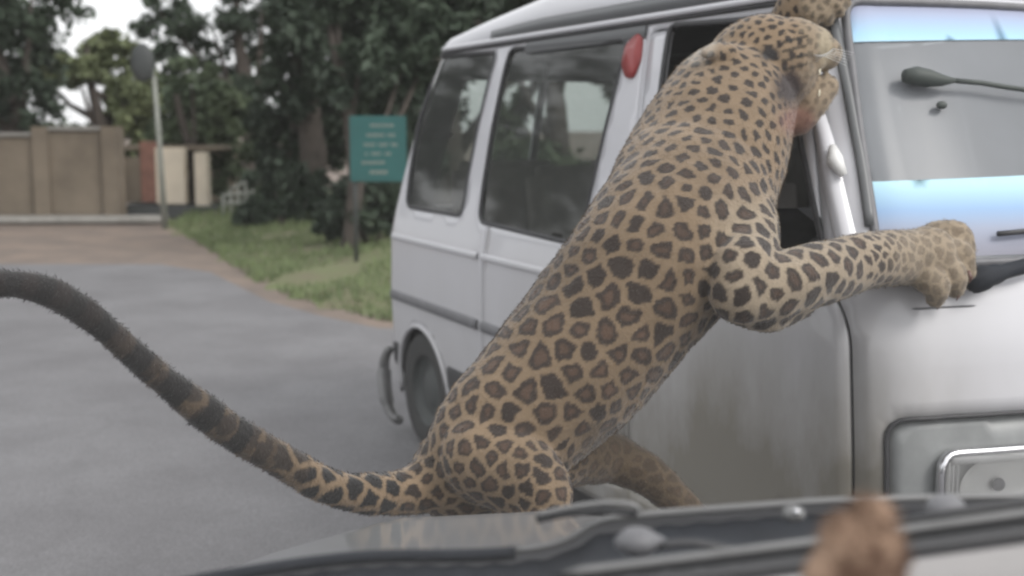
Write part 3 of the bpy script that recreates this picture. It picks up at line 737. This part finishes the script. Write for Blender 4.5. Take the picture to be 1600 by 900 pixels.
# cabin
MB().box((1.6, Wv/2, .40), (2.9, Wv-.2, .06), None, .01).build('cabin_floor', M['liner'], van)
for u in (2.25, 1.35, .62):
    for y in (.40, Wv-.40):
        st = MB().box((u+.1, y, .62), (.46, .50, .16), None, .04).build('seat', M['seat'], van)
        MB().box((u-.12, y, .95), (.13, .50, .62), Matrix.Rotation(-.15, 3, 'Y'), .04).build('seat_back', M['seat'], st)
        if u > 2: MB().box((u-.17, y, 1.33), (.09, .24, .17), Matrix.Rotation(-.15, 3, 'Y'), .03).build('headrest', M['seat'], st)
stw = empty('steering_wheel', (2.62, .42, 1.02)); stw.parent = van; stw.rotation_euler = (0, R(-55), 0)
ring = [(.18*math.cos(t), .18*math.sin(t), 0) for t in np.linspace(0, 2*math.pi, 30)]
MB().tube(ring, .014, 8, False).build('rim', M['rubber'], stw); MB().ball((0, 0, -.02), (.05, .05, .02)).build('hub', M['rubber'], stw)
MB().tube([(-.17, 0, 0), (0, 0, -.02), (.17, 0, 0)], .012, 6).build('spoke', M['rubber'], stw)
# dashboard with a pale blue top whose rear edge stands up behind the glass
yb = [(u, z) for u, z in ((2.60, .95), (2.62, 1.10), (2.70, 1.19), (2.84, 1.20), (3.02, 1.12), (3.10, 1.08), (3.10, .95))]
rows = [[(u-.09*((y-Wv/2)/(Wv/2))**2, y, z) for y in np.linspace(.12, Wv-.12, 16)] for u, z in yb]
MB().grid(rows).build('dashboard', M['greyplastic'], van)
# rear-view mirror with a thin stalk and a trinket under it
def scr(px, py, off): s, z = inv(px, py); return Vector(surf(s, z, off))
mc = scr(1435, 119, .03)
mir = empty('small_mirror', mc); mir.parent = van
DM = mat('mirror_dark', (.05, .06, .055), .6)
t0 = scr(1402, 102, -.06)-mc; t1 = scr(1478, 126, -.06)-mc
bl = [(scr(x, y, .03)-mc) for x, y in ((1403, 118), (1420, 121), (1440, 124), (1462, 126), (1480, 127))]
MB().tube(bl, [.016, .024, .022, .014, .006], 12).build('mirror_head', DM, mir)
MB().tube([scr(x, y, .03)-mc for x, y in ((1478, 125), (1520, 130), (1560, 136), (1610, 143), (1680, 150))], .0065, 8).build('stalk', DM, mir)
MB().ball(scr(1466, 165, .012)-mc, (.010, .016, .010)).build('trinket', DM, mir)
# red badge on the pillar
bc = [inv(x, y) for x, y in ((974, 100), (980, 70), (1000, 52), (1007, 58), (1003, 92), (992, 122), (980, 122))]
rb = pane('pillar_reflector', dens(rnd(bc, .02)), M['red'], van, .010)
rb.name = 'pillar_reflector'; sol(rb, .012, -1)
# white edging seen inside the open door window: folded glass guide and A-pillar trim
ga = [inv(x, y) for x, y in ((1262, 150), (1278, 215), (1292, 300), (1306, 372))]
gb = [inv(x, y) for x, y in ((1282, 150), (1304, 215), (1322, 300), (1340, 372))]
rows = [[surf(a_[0]+(b_[0]-a_[0])*t, a_[1]+(b_[1]-a_[1])*t, .010+.016*math.sin(math.pi*t)) for t in np.linspace(0, 1, 8)] for a_, b_ in zip(crom(ga, 4), crom(gb, 4))]
wg = MB().grid(rows).build('window_guide', M['paint'], dfront); 
q = scr(1312, 250, .03); 
hm = MB().tube([tuple(scr(1306, 228, .028)), tuple(scr(1312, 250, .045)), tuple(scr(1322, 274, .030))], [.010, .020, .010], 10).build('mirror_mount', M['white'], dfront)
pil = [inv(x, y) for x, y in ((1302, 30), (1325, 140), (1346, 250), (1362, 352))]
MB().tube([surf(s, z, .004) for s, z in crom(pil, 5)], .015, 8, flat=.6).build('pillar_seal', M['bezeldark'], van)
# door handle & fuel cap
hq = scr(1010, 450, .0)

# ================================================================== LEOPARD
def LP(px, py, Y):
    # the head and forepaws reach forward to the van's skin, the hips stay by the near bonnet
    up = min(max((430-py)/130, 0), 1)
    a = min(max((px-960)/230, 0), 1); a = a*a*(3-2*a)*.33
    b = min(max((px-1140)/290, 0), 1)*.25
    return P(px, py, Y+a*up+b*(1-up) if py < 600 else Y)
LEO_LABEL = 'spotted leopard leaping up the flank of the white van with its mouth open'
def L3(c, n=6):
    """(px, py, Y, r_px) list -> world points and radii"""
    out = crom(c, n); p = [LP(a[0], a[1], a[2]) for a in out]; return p, [a[3]*q.y/F_PX for a, q in zip(out, p)]
lb = MB()
def chain(c, n=5, seg=20):
    p, r = L3(c, n); lb.tube(p, r, seg); lb.ball(p[0], r[0]); lb.ball(p[-1], r[-1]); return p, r
spine = [(722, 738, 2.30, 84), (762, 702, 2.30, 104), (826, 640, 2.32, 118), (900, 563, 2.36, 127), (990, 450, 2.40, 130), (1062, 350, 2.43, 134), (1103, 250, 2.47, 121), (1138, 174, 2.50, 106), (1180, 122, 2.52, 80)]
p_sp, r_sp = chain(spine, 6, 32)
def blob(px, py, Y, rx, ry, rd, rot=0):
    c_ = LP(px, py, Y); s = c_.y/F_PX; lb.ball(c_, (rx*s, rd*s, ry*s), Matrix.Rotation(rot, 3, 'Y'), 24, 16)
# head: skull, brow, muzzle, jaws
blob(1192, 106, 2.50, 86, 80, 72, R(20))
blob(1165, 150, 2.48, 70, 66, 60)
chain([(1205, 92, 2.50, 60), (1245, 78, 2.49, 50), (1272, 78, 2.49, 38), (1288, 84, 2.49, 26)], 4)      # upper jaw
blob(1266, 96, 2.465, 26, 20, 18)                                                                    # whisker pad
chain([(1200, 150, 2.51, 46), (1236, 184, 2.50, 33), (1266, 160, 2.49, 28), (1291, 136, 2.49, 20)], 4)   # lower jaw
chain([(1150, 210, 2.48, 78), (1190, 215, 2.49, 36)], 4)
# ears (flattened back)
for ex, ey, eY in ((1114, 76, 2.43), (1172, 44, 2.56)):
    chain([(ex+18, ey+14, eY, 24), (ex+3, ey+6, eY, 15), (ex-12, ey+8, eY, 7)], 4, 14)
# shoulder, right foreleg
chain([(1105, 300, 2.38, 80), (1142, 350, 2.32, 74), (1157, 410, 2.29, 60), (1156, 460, 2.25, 50)], 5, 24)
chain([(1158, 462, 2.25, 48), (1215, 448, 2.25, 54), (1280, 426, 2.28, 50), (1345, 410, 2.32, 46), (1400, 402, 2.36, 45), (1440, 400, 2.38, 46)], 5, 24)
chain([(1155, 492, 2.25, 20), (1200, 490, 2.26, 30), (1250, 474, 2.27, 26)], 4, 14)
blob(1446, 400, 2.38, 50, 48, 42)
paw_toes = [((1462, 372), (1496, 368), (1512, 392)), ((1466, 392), (1502, 398), (1512, 424)), ((1458, 412), (1490, 428), (1492, 452)), ((1440, 424), (1462, 448), (1462, 466))]
for i, (a_, b_, c_) in enumerate(paw_toes):
    Y = 2.34+.018*(3-i)
    chain([(*a_, Y+.02, 26), (*b_, Y, 22), (*c_, Y+.01, 15)], 4, 14)
# left foreleg over the roof edge
chain([(1150, 250, 2.62, 66), (1190, 150, 2.70, 50), (1225, 60, 2.72, 36), (1250, 10, 2.70, 33), (1280, 0, 2.68, 34)], 5, 18)
for a_, b_, c_ in (((1284, -14), (1312, -14), (1322, 4)), ((1282, 2), (1304, 8), (1312, 20)), ((1270, 12), (1288, 20), (1294, 32)), ((1262, 14), (1270, 26), (1268, 36))):
    chain([(*a_, 2.66, 19), (*b_, 2.65, 16), (*c_, 2.66, 10)], 3, 12)
# right hind leg: thigh, knee, hock, foot on the road
chain([(765, 712, 2.24, 84), (812, 742, 2.18, 70), (845, 770, 2.14, 52), (852, 800, 2.13, 44)], 5, 24)
hk = [(850, 800, 2.13, 42), (790, 850, 2.16, 34), (715, 905, 2.22, 27)]
chain(hk, 5, 16)
def wchain(pts, rad, n=16):
    lb.tube(pts, rad, n); lb.ball(pts[0], rad[0]); lb.ball(pts[-1], rad[-1])
h0_ = LP(715, 905, 2.22)
wchain([h0_, Vector((h0_.x+.03, h0_.y+.0, .30)), Vector((h0_.x+.05, h0_.y, .08)), Vector((h0_.x+.07, h0_.y-.01, .045))], [.032, .030, .030, .042])
for k in (-1.5, -.5, .5, 1.5):
    wchain([Vector((h0_.x+.08, h0_.y+.02*k, .045)), Vector((h0_.x+.14, h0_.y+.026*k, .032)), Vector((h0_.x+.17, h0_.y+.028*k, .02))], [.026, .021, .015], 12)
# left hind leg: swings out to the right
chain([(820, 700, 2.42, 78), (895, 705, 2.50, 58), (955, 715, 2.54, 42)], 5, 20)
chain([(955, 715, 2.54, 42), (1020, 748, 2.53, 33), (1090, 815, 2.52, 26)], 5, 16)
h1_ = LP(1090, 815, 2.52)
wchain([h1_, Vector((h1_.x-.03, h1_.y, .32)), Vector((h1_.x-.02, h1_.y, .09)), Vector((h1_.x, h1_.y-.01, .045))], [.034, .030, .030, .04])
for k in (-1.5, -.5, .5, 1.5):
    wchain([Vector((h1_.x+.01, h1_.y+.02*k, .045)), Vector((h1_.x+.07, h1_.y+.026*k, .032)), Vector((h1_.x+.10, h1_.y+.028*k, .02))], [.026, .021, .015], 12)
# tail
tail = [(700, 740, 2.28, 56), (640, 768, 2.24, 39), (575, 772, 2.16, 31), (505, 757, 2.08, 29), (435, 718, 2.0, 27), (370, 680, 1.95, 30), (300, 628, 1.88, 26), (230, 572, 1.82, 23), (150, 502, 1.76, 22), (80, 458, 1.70, 21), (10, 442, 1.66, 20), (-70, 452, 1.62, 19), (-130, 478, 1.6, 12)]
p_tail, r_tail = chain(tail, 6, 16)
raw = link('raw', mesh_from(lb.v, lb.f), None)
rm = raw.modifiers.new('r', 'REMESH'); rm.mode = 'VOXEL'; rm.voxel_size = .0048; rm.use_smooth_shade = True
sm = raw.modifiers.new('s', 'SMOOTH'); sm.factor = .5; sm.iterations = 9
dg = bpy.context.evaluated_depsgraph_get(); lme = bpy.data.meshes.new_from_object(raw.evaluated_get(dg)); bpy.data.objects.remove(raw)
nv = len(lme.vertices); co = np.empty(nv*3); lme.vertices.foreach_get('co', co); co = co.reshape(-1, 3)
nr = np.empty(nv*3); lme.vertices.foreach_get('normal', nr); nr = nr.reshape(-1, 3)
# muscles and skin folds: slow noise relief
amp = np.array([mn.noise(Vector(p)*9)*.006+mn.noise(Vector(p)*24)*.0022 for p in co])
co += nr*amp[:, None]; lme.vertices.foreach_set('co', co.ravel()); lme.update()
X, Y_ = project(co)
# region masks in the animal's own pieces
tp = np.array([tuple(p) for p in p_tail]); 
def seg_near(pts, arr):
    best = np.full(len(arr), 9.); idx = np.zeros(len(arr))
    for i, p in enumerate(pts):
        d = np.linalg.norm(arr-np.array(p), axis=1); m = d < best; best[m] = d[m]; idx[m] = i
    return best, idx
dt, it = seg_near(p_tail, co); ds, isp = seg_near(p_sp, co)
is_tail = (it > 8) & (dt < .07) & (ds > .12)
fr_sp = isp/len(p_sp)
# spacing of the rosettes in metres
spc = np.interp(fr_sp, [0, .25, .5, .65, .78, .9, 1], [.052, .065, .064, .057, .045, .038, .033])
arm = (X > 1130) & (Y_ > 330) & (Y_ < 560); spc[arm] = .064
spc[(X > 1360) & arm] = .040
spc[is_tail] = .062
hind = (Y_ > 690) & (X > 640) & (~is_tail); spc[hind] = .046
# Poisson seeds on the skin
order = rng.permutation(nv); cell = .075; buck = {}; seeds = []
for i in order:
    p = co[i]; s = spc[i]*.82; k = tuple(np.floor(p/cell).astype(int)); ok = True; s *= .74
    for a in (-1, 0, 1):
        for b in (-1, 0, 1):
            for c in (-1, 0, 1):
                for j in buck.get((k[0]+a, k[1]+b, k[2]+c), ()):
                    q = co[j]
                    if (p[0]-q[0])**2+(p[1]-q[1])**2+(p[2]-q[2])**2 < s*s: ok = False; break
                if not ok: break
            if not ok: break
        if not ok: break
    if ok: seeds.append(i); buck.setdefault(k, []).append(i)
kt = kdtree.KDTree(len(seeds))
for n_, i in enumerate(seeds): kt.insert(co[i], n_)
kt.balance()
D1 = np.empty(nv); D2 = np.empty(nv); SI = np.empty(nv, int)
for i in range(nv):
    p = Vector(co[i]); p = p+mn.noise_vector(p*42)*.0065+mn.noise_vector(p*110)*.0030
    r = kt.find_n(p, 2); D1[i] = r[0][2]; D2[i] = r[1][2]; SI[i] = r[0][1]
sr = rng.random(len(seeds)); sv = sr[SI]
spc = spc*.76
edge = (D2-D1)/2/spc
def sst(a, b, x): t = np.clip((x-a)/(b-a), 0, 1); return t*t*(3-2*t)
solid = np.interp(fr_sp, [.45, .7], [0, 1]); solid[arm] = .30; solid[hind] = .15       # 0 = honeycomb rosettes, 1 = small separate spots
th = .088*(1-solid)+.16*solid+.05*(sv-.5); rmax = (.72*(1-solid)+.45*solid)*(.85+.3*sv)
pw = sst(1370, 1430, X)*((Y_ > 330) & (Y_ < 560))
pw = np.maximum(pw, .9*sst(1225, 1250, X)*(Y_ > 90)*(Y_ < 215))
pw = np.maximum(pw, .8*sst(890, 960, X)*(Y_ > 680))
spot = (1-.6*pw)*sst(th, th+.06, edge)*(1-sst(rmax-.08, rmax, D1/spc))
inner = sst(.26, .36, edge)*(1-solid)*(sv > .25)           # lighter rosette centre
TAN = np.array([.200, .142, .088]); PALE = np.array([.40, .35, .27]); DARK = np.array([.024, .016, .012]); MIDB = np.array([.062, .037, .024])
base = np.tile(TAN, (nv, 1))
nz = np.array([mn.noise(Vector(p)*6)*.5+mn.noise(Vector(p)*30)*.3 for p in co])
base *= (1+.34*nz)[:, None]*(1-.22*np.exp(-((fr_sp-.42)/.22)**2))[:, None]
under = sst(60, 10, np.abs(0*X))  # placeholder
# paler chin, belly edge, inside of the forelegs and paws
pale = np.zeros(nv)
pale = np.maximum(pale, sst(1345, 1440, X)*.35*(Y_ > 330))
pale = np.maximum(pale, (sst(1240, 1290, X)*(Y_ < 190)*.3))
pale = np.maximum(pale, sst(1080, 1160, X)*sst(270, 350, Y_)*(Y_ < 560)*.38)
base = base*(1-pale[:, None])+PALE*pale[:, None]
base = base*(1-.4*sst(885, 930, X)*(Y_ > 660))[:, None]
dk = DARK*(1-inner[:, None]*.9)+MIDB*inner[:, None]*.9
dk = dk*(1+.5*sv[:, None]*(1-solid[:, None]))
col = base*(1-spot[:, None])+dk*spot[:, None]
# tail: rings towards a dark tip
tf = it/len(p_tail)
ringp = .5+.5*np.sin(it*1.5+.8*np.array([mn.noise(Vector(p)*12) for p in co]))
tdark = sst(.22, .40, tf)*(.64+.33*sst(.5, .68, tf))+(.36-.33*sst(.5, .68, tf))*sst(.25, .5, ringp)
tdark = np.where(tf < .3, spot, np.clip(np.maximum(tdark*sst(.25, .4, tf), spot*.9), 0, 1))
tc_ = base*(1-tdark[:, None])+np.array([.011, .009, .010])*tdark[:, None]
col[is_tail] = tc_[is_tail]
# mouth shading of the lips (dark lip line) and cheek
lip = np.clip(1.6*np.exp(-(((X-1234)/20)**2+((Y_-136)/26)**2)), 0, 1)*(co[:, 1] < 2.90); col = col*(1-lip[:, None])+np.array([.028, .018, .017])*lip[:, None]
eyr = np.clip(1.8*np.exp(-(((X-1203)/13)**2+((Y_-84)/9)**2)), 0, 1)*(co[:, 1] < 2.84); col = col*(1-eyr[:, None])+np.array([.012, .009, .008])*eyr[:, None]
blood = np.clip(1.3*np.exp(-(((X-1248)/22)**2+((Y_-190)/18)**2)), 0, .6)*(co[:, 1] < 2.90); col = col*(1-blood[:, None])+np.array([.20, .085, .07])*blood[:, None]
earp = np.clip(1.4*np.exp(-(((X-1090)/20)**2+((Y_-72)/20)**2)), 0, .35); col = col*(1-earp[:, None])+np.array([.42, .40, .36])*earp[:, None]
crm = np.clip(1.4*np.exp(-(((X-1290)/9)**2+((Y_-72)/26)**2)), 0, .8); col = col*(1-crm[:, None])+np.array([.42, .37, .26])*crm[:, None]
hs_ = (X > 1222) & (X < 1262) & (Y_ > 52) & (Y_ < 112) & (co[:, 1] < 2.86)
stripe = hs_*sst(.55, .8, .5+.5*np.sin((Y_+.25*(X-1240))*2*math.pi/14.5)); col = col*(1-.7*stripe[:, None])
muz = (X > 1248) & (Y_ < 120); col[muz & ~hs_] = (.6*col+.4*np.array([.24, .19, .13]))[muz & ~hs_]
col = np.clip(col, .01, .9)
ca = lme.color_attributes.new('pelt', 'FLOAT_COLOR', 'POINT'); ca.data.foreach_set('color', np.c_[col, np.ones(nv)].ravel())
def furmat():
    m = bpy.data.materials.new('pelt'); m.use_nodes = True; n = m.node_tree; b = n.nodes['Principled BSDF']
    at = n.nodes.new('ShaderNodeVertexColor'); at.layer_name = 'pelt'; n.links.new(at.outputs[0], b.inputs['Base Color'])
    b.inputs['Roughness'].default_value = .75; b.inputs['Specular IOR Level'].default_value = .25; b.inputs['Sheen Weight'].default_value = .25
    b.inputs['Sheen Roughness'].default_value = .5
    tc = n.nodes.new('ShaderNodeTexCoord'); no = n.nodes.new('ShaderNodeTexNoise'); no.inputs['Scale'].default_value = 160; no.inputs['Detail'].default_value = 4
    bp = n.nodes.new('ShaderNodeBump'); bp.inputs['Strength'].default_value = .5; bp.inputs['Distance'].default_value = .004
    n.links.new(tc.outputs['Object'], no.inputs['Vector']); n.links.new(no.outputs[0], bp.inputs['Height']); n.links.new(bp.outputs[0], b.inputs['Normal'])
    return m
M['pelt'] = furmat()
root_loc = Vector((h0_.x+.1, h0_.y, 0))
leo = empty('leopard', root_loc, 0, LEO_LABEL, 'leopard')
def lchild(o):
    o.parent = leo; o.matrix_parent_inverse = Matrix.Translation(-root_loc); return o
lbody = lchild(link('body', lme, M['pelt']))
# coat of short hairs lying back towards the tail
nf = 150000
pick = rng.integers(0, nv, nf)
dirs = np.array([tuple((p_sp[max(0, int(i)-1)]-p_sp[min(len(p_sp)-1, int(i)+1)]).normalized()) for i in range(len(p_sp))])
dd = dirs[isp[pick].astype(int)]
n_ = nr[pick]; dd = dd-n_*np.sum(dd*n_, 1)[:, None]; dd /= np.linalg.norm(dd, axis=1)[:, None]+1e-6
hd_ = dd*.85+n_*.55+rng.normal(size=(nf, 3))*.22; hd_ /= np.linalg.norm(hd_, axis=1)[:, None]
ln = rng.uniform(.003, .0065, nf)*np.where(is_tail[pick], 1.5, 1); sdv = np.cross(hd_, rng.normal(size=(nf, 3))); sdv /= np.linalg.norm(sdv, axis=1)[:, None]+1e-6
bp_ = co[pick]+rng.normal(size=(nf, 3))*.0012-n_*.001
fv = np.empty((nf, 3, 3)); fv[:, 0] = bp_-sdv*.0007; fv[:, 1] = bp_+sdv*.0007; fv[:, 2] = bp_+hd_*ln[:, None]
fme = bpy.data.meshes.new('fur'); fme.vertices.add(nf*3); fme.vertices.foreach_set('co', fv.ravel())
fme.loops.add(nf*3); fme.loops.foreach_set('vertex_index', np.arange(nf*3, dtype=np.int32)); fme.polygons.add(nf); fme.polygons.foreach_set('loop_start', np.arange(0, nf*3, 3, dtype=np.int32))
fme.update(calc_edges=True)
fc_ = np.repeat(np.c_[col[pick]*rng.uniform(.85, 1.25, nf)[:, None], np.ones(nf)], 3, axis=0)
fa = fme.color_attributes.new('pelt', 'FLOAT_COLOR', 'POINT'); fa.data.foreach_set('color', fc_.ravel())
tag(lchild(link('fur', fme, M['pelt'], smooth=False)), kind='stuff')
# face pieces
M['gum'] = mat('mouth_flesh', (.20, .06, .05), .35, var=.3, vscale=30); M['tooth'] = mat('tooth', (.75, .7, .55), .3)
M['eye'] = mat('amber_eye', (.14, .10, .04), .1); M['nose'] = mat('nose_skin', (.12, .06, .05), .4); M['pupil'] = mat('pupil', (.01, .01, .01), .1)
lchild(MB().ball(LP(1228, 138, 2.475), (.028, .03, .030)).build('mouth', mat('mouth_dark', (.022, .012, .010), .9, spec=.1)))
lchild(MB().tube([LP(1215, 165, 2.47), LP(1240, 158, 2.465), LP(1262, 146, 2.47)], [.018, .020, .010], 12, flat=.4).build('tongue', M['gum']))
for x, y, x2, y2 in ((1262, 112, 1265, 130), (1280, 106, 1281, 118), (1278, 155, 1281, 140)):
    lchild(MB().tube([LP(x, y, 2.455), LP(x2, y2, 2.45)], [.0045, .001], 8).build('tooth', M['tooth']))
e = lchild(MB().ball(LP(1203, 83, 2.425), .0085).build('eye', M['eye']))
lchild(MB().ball(LP(1291, 70, 2.475), (.012, .02, .012)).build('nose', M['nose']))
for k in range(6):
    a_ = LP(1262+k*2, 84+k*3, 2.44); lchild(MB().tube([a_, a_+Vector((.03, -.05, -.01+.008*k)), a_+Vector((.07, -.07, -.03+.01*k))], [.0008, .0006, .0002], 4).build('whisker', M['white']))
for a_, b_, c_ in paw_toes:
    p = LP(c_[0], c_[1], 2.36); lchild(MB().tube([p, p+Vector((.006, -.006, -.014)), p+Vector((.004, -.002, -.026))], [.006, .004, .0008], 8).build('claw', M['nose']))

# ================================================================== OUR CAR (the one looked out of)
car = empty('car', (0, .9, 0), 0, 'grey car whose bonnet edge, cowl and wiper run along the bottom of the view', 'car')
def cchild(o): o.parent = car; o.matrix_parent_inverse = Matrix.Translation((0, -.9, 0)); return o
M['bonnet'] = mat('bonnet_paint', (.19, .195, .205), .35, coat=.5, var=.12, vscale=4)
lip = crom([(200, 925, 1.0), (360, 893, 1.0), (560, 866, 1.0), (760, 862, 1.0), (870, 848, 1.0), (935, 815, 1.0), (1010, 803, 1.0), (1150, 792, 1.0), (1290, 782, 1.0), (1450, 777, 1.0), (1620, 774, 1.0), (1800, 772, 1.0)], 6)
far = []
fx = [100, 340, 430, 560, 620, 860, 930, 1010, 1300, 1800]; fy = [935, 895, 862, 826, 810, 798, 806, 812, 800, 800]
rows = []
for t in np.linspace(0, 1, 12):
    r = []
    for a_ in lip:
        yf = np.interp(a_[0], fx, fy); yy = a_[1]*(1-t)+yf*t; Yd = 1.0+.68*t
        r.append(P(a_[0], yy+4*math.sin(math.pi*t)*-0, Yd))
    rows.append(r)
# nose turns down at the far edge
rows.append([p+Vector((0, .05, -.05)) for p in rows[-1]]); rows.append([p+Vector((0, .03, -.25)) for p in rows[-1]])
bo = cchild(MB().grid(rows).build('bonnet', M['bonnet']))
lipp = [P(*a_) for a_ in lip]
cchild(MB().tube([p+Vector((0, -.002, .0)) for p in lipp[20:]], .0035, 6).build('bonnet_edge', M['steel']))
cchild(MB().tube([p+Vector((0, 0, -.003)) for p in lipp[:21]], .006, 6).build('bonnet_edge', M['plastic']))
base_l = crom([(200, 960, .80), (560, 935, .80), (930, 893, .80), (1290, 848, .80), (1600, 806, .80), (1800, 778, .80)], 12)
bl_ = [P(*a_) for a_ in base_l]
def at_x(pl, px):
    xs_ = [project(np.array(tuple(p)))[0] for p in pl]; return Vector([np.interp(px, xs_, [p[k] for p in pl]) for k in range(3)])
rows = []
for t in (0, .25, .5, .75, 1):
    r = []
    for px in np.linspace(210, 1790, 60):
        a_ = at_x(lipp, px)+Vector((0, 0, -.012)); b_ = at_x(bl_, px)
        r.append(a_.lerp(b_, t)+Vector((0, 0, -.022*math.sin(math.pi*t)-.0015*math.sin(px*.12))))
    rows.append(r)
cw_ = cchild(MB().grid(rows).build('cowl_panel', M['plastic']))
# light strip, rubber and trim under the glass
cchild(MB().tube([at_x(bl_, x)+Vector((0, 0, .002)) for x in np.linspace(880, 1700, 30)], [.001]+[.0034]*29, 8).build('chrome_trim', M['steel']))
cchild(MB().tube([at_x(bl_, x)+Vector((0, -.012, -.008)) for x in np.linspace(880, 1700, 30)], [.001]+[.006]*29, 8).build('glass_trim', M['rubber']))
cchild(MB().grid([[at_x(bl_, x)+Vector((0, -.02-.02*t, -.012-.016*t)) for x in np.linspace(700, 1750, 30)] for t in (0, 1)]).build('glass_rubber', M['rubber']))
# dashboard top inside
dr = [[P(x, yy, Yd) for x in np.linspace(1240, 1800, 12)] for yy, Yd in ((0, 0),)] if False else []
rows = []
for t in np.linspace(0, 1, 6):
    rows.append([P(x, 905-(x-1200)*.135+t*90, .74-.12*t) for x in np.linspace(1100, 1800, 14)])
cchild(MB().grid(rows).build('dashboard', mat('dash_grey', (.30, .285, .28), .7, bump=.2)))
# white curved hose / wiper tip rising at the bonnet
cchild(MB().tube([P(x, y, .98) for x, y in crom([(835, 806), (880, 795), (940, 786), (985, 788), (1002, 800)], 5)], [.001]+[.0024]*18+[.002, .001], 8).build('wiper_tip', M['steel']))
cchild(MB().tube([P(x, y, .985) for x, y in crom([(838, 812), (890, 802), (950, 798), (995, 803)], 5)], .0035, 8).build('wiper_rubber', M['rubber']))
# wiper arm, pivot cap, washer nozzles
cchild(MB().tube([P(x, y, .90) for x, y in crom([(960, 848), (1000, 846), (1040, 849)], 5)], [.004, .009, .013, .0155, .016, .016, .015, .013, .010, .008, .005], 10, flat=.7).build('wiper_pivot', M['greyplastic']))
cchild(MB().tube([P(x, y, .89) for x, y in crom([(1035, 852), (1075, 848), (1110, 852), (1180, 862), (1300, 846), (1450, 826), (1620, 800), (1750, 780)], 4)], [.005]*29, 8, flat=.7).build('wiper_arm', M['rubber']))
for x, y, r in ((1240, 803, .010), (1478, 796, .017)):
    nz_ = cchild(MB().ball(P(x, y, .95), (r, r, r*.7)).build('washer_nozzle', M['greyplastic'] if r > .012 else M['steel']))
cchild(MB().ball(P(1245, 800, .94), .0028).build('nozzle_glint', M['chrome']))  # bright bead added as the highlight on the nozzle
cchild(MB().tube([P(x, y, .93) for x, y in ((1385, 818), (1480, 803), (1600, 786), (1720, 770))], .0045, 8).build('wiper_blade', M['rubber']))
# windscreen glass: a 5 mm laminated pane, dusty and misted, that lifts every dark behind it
gm = bpy.data.materials.new('misted_glass'); gm.use_nodes = True; n = gm.node_tree; n.nodes.clear()
vo = n.nodes.new('ShaderNodeVolumePrincipled'); vo.inputs['Color'].default_value = (1, .99, .97, 1); vo.inputs['Density'].default_value = 3.2
mo = n.nodes.new('ShaderNodeOutputMaterial'); n.links.new(vo.outputs[0], mo.inputs['Volume'])
wl_, wr_ = -1.1, 1.1
def slab(b0, t0, th):
    nrm = (t0-b0).cross(Vector((1, 0, 0))).normalized()
    v = []
    for o_ in (0, th):
        for y_, x_ in ((b0, wl_), (b0, wr_), (t0, wr_), (t0, wl_)): v.append(Vector((x_, y_.y, y_.z))+nrm*o_)
    return MB().add(v, [(0, 1, 2, 3), (7, 6, 5, 4), (0, 4, 5, 1), (1, 5, 6, 2), (2, 6, 7, 3), (3, 7, 4, 0)])
cchild(slab(Vector((0, .79, 1.02)), Vector((0, .25, 1.62)), .005).build('windscreen', gm, None, False))

# small furry ornament in front of the glass
op = P(1340, 852, .55)
orn = empty('furry_ornament', op+Vector((0, 0, -.04)), 0, 'small furry brown ornament standing at the bottom edge in front of the wiper', 'ornament')
M['plush'] = mat('plush', (.40, .27, .19), .95, c2=(.10, .055, .035), vscale=45, bump=.6, bscale=300, lo=.42, hi=.6)
mb = MB(); o_ = orn.location
def opx(x, y, Y=.55): return P(x, y, Y)-o_
mb.ball(opx(1345, 868), (.021, .018, .022)); mb.ball(opx(1318, 835), (.010, .010, .012)); mb.ball(opx(1362, 820), (.011, .012, .014)); mb.ball(opx(1352, 800, .55), (.0065, .007, .008)); mb.ball(opx(1335, 905), (.026, .02, .02)); mb.ball(opx(1385, 868), (.010, .01, .013))
ro = mb.build('body', M['plush'], orn)
r_ = ro.modifiers.new('r', 'REMESH'); r_.mode = 'VOXEL'; r_.voxel_size = .0015; r_.use_smooth_shade = True
s_ = ro.modifiers.new('s', 'SMOOTH'); s_.iterations = 6
fz = MB()
cs_ = [((1345, 868), .021), ((1318, 835), .011), ((1362, 820), .013), ((1352, 800), .007), ((1385, 868), .011)]
for k in range(2600):
    (x, y), r = cs_[k % 5]; c = opx(x, y); d = Vector(rng.normal(size=3)).normalized(); p = c+d*r*.92; q = p+d*.0035+Vector(rng.normal(size=3))*.0012; s = d.cross(Vector(rng.normal(size=3))).normalized()*.0004
    fz.add([p-s, p+s, q], [(0, 1, 2)])
tag(fz.build('fluff', M['plush'], orn, False), kind='stuff')
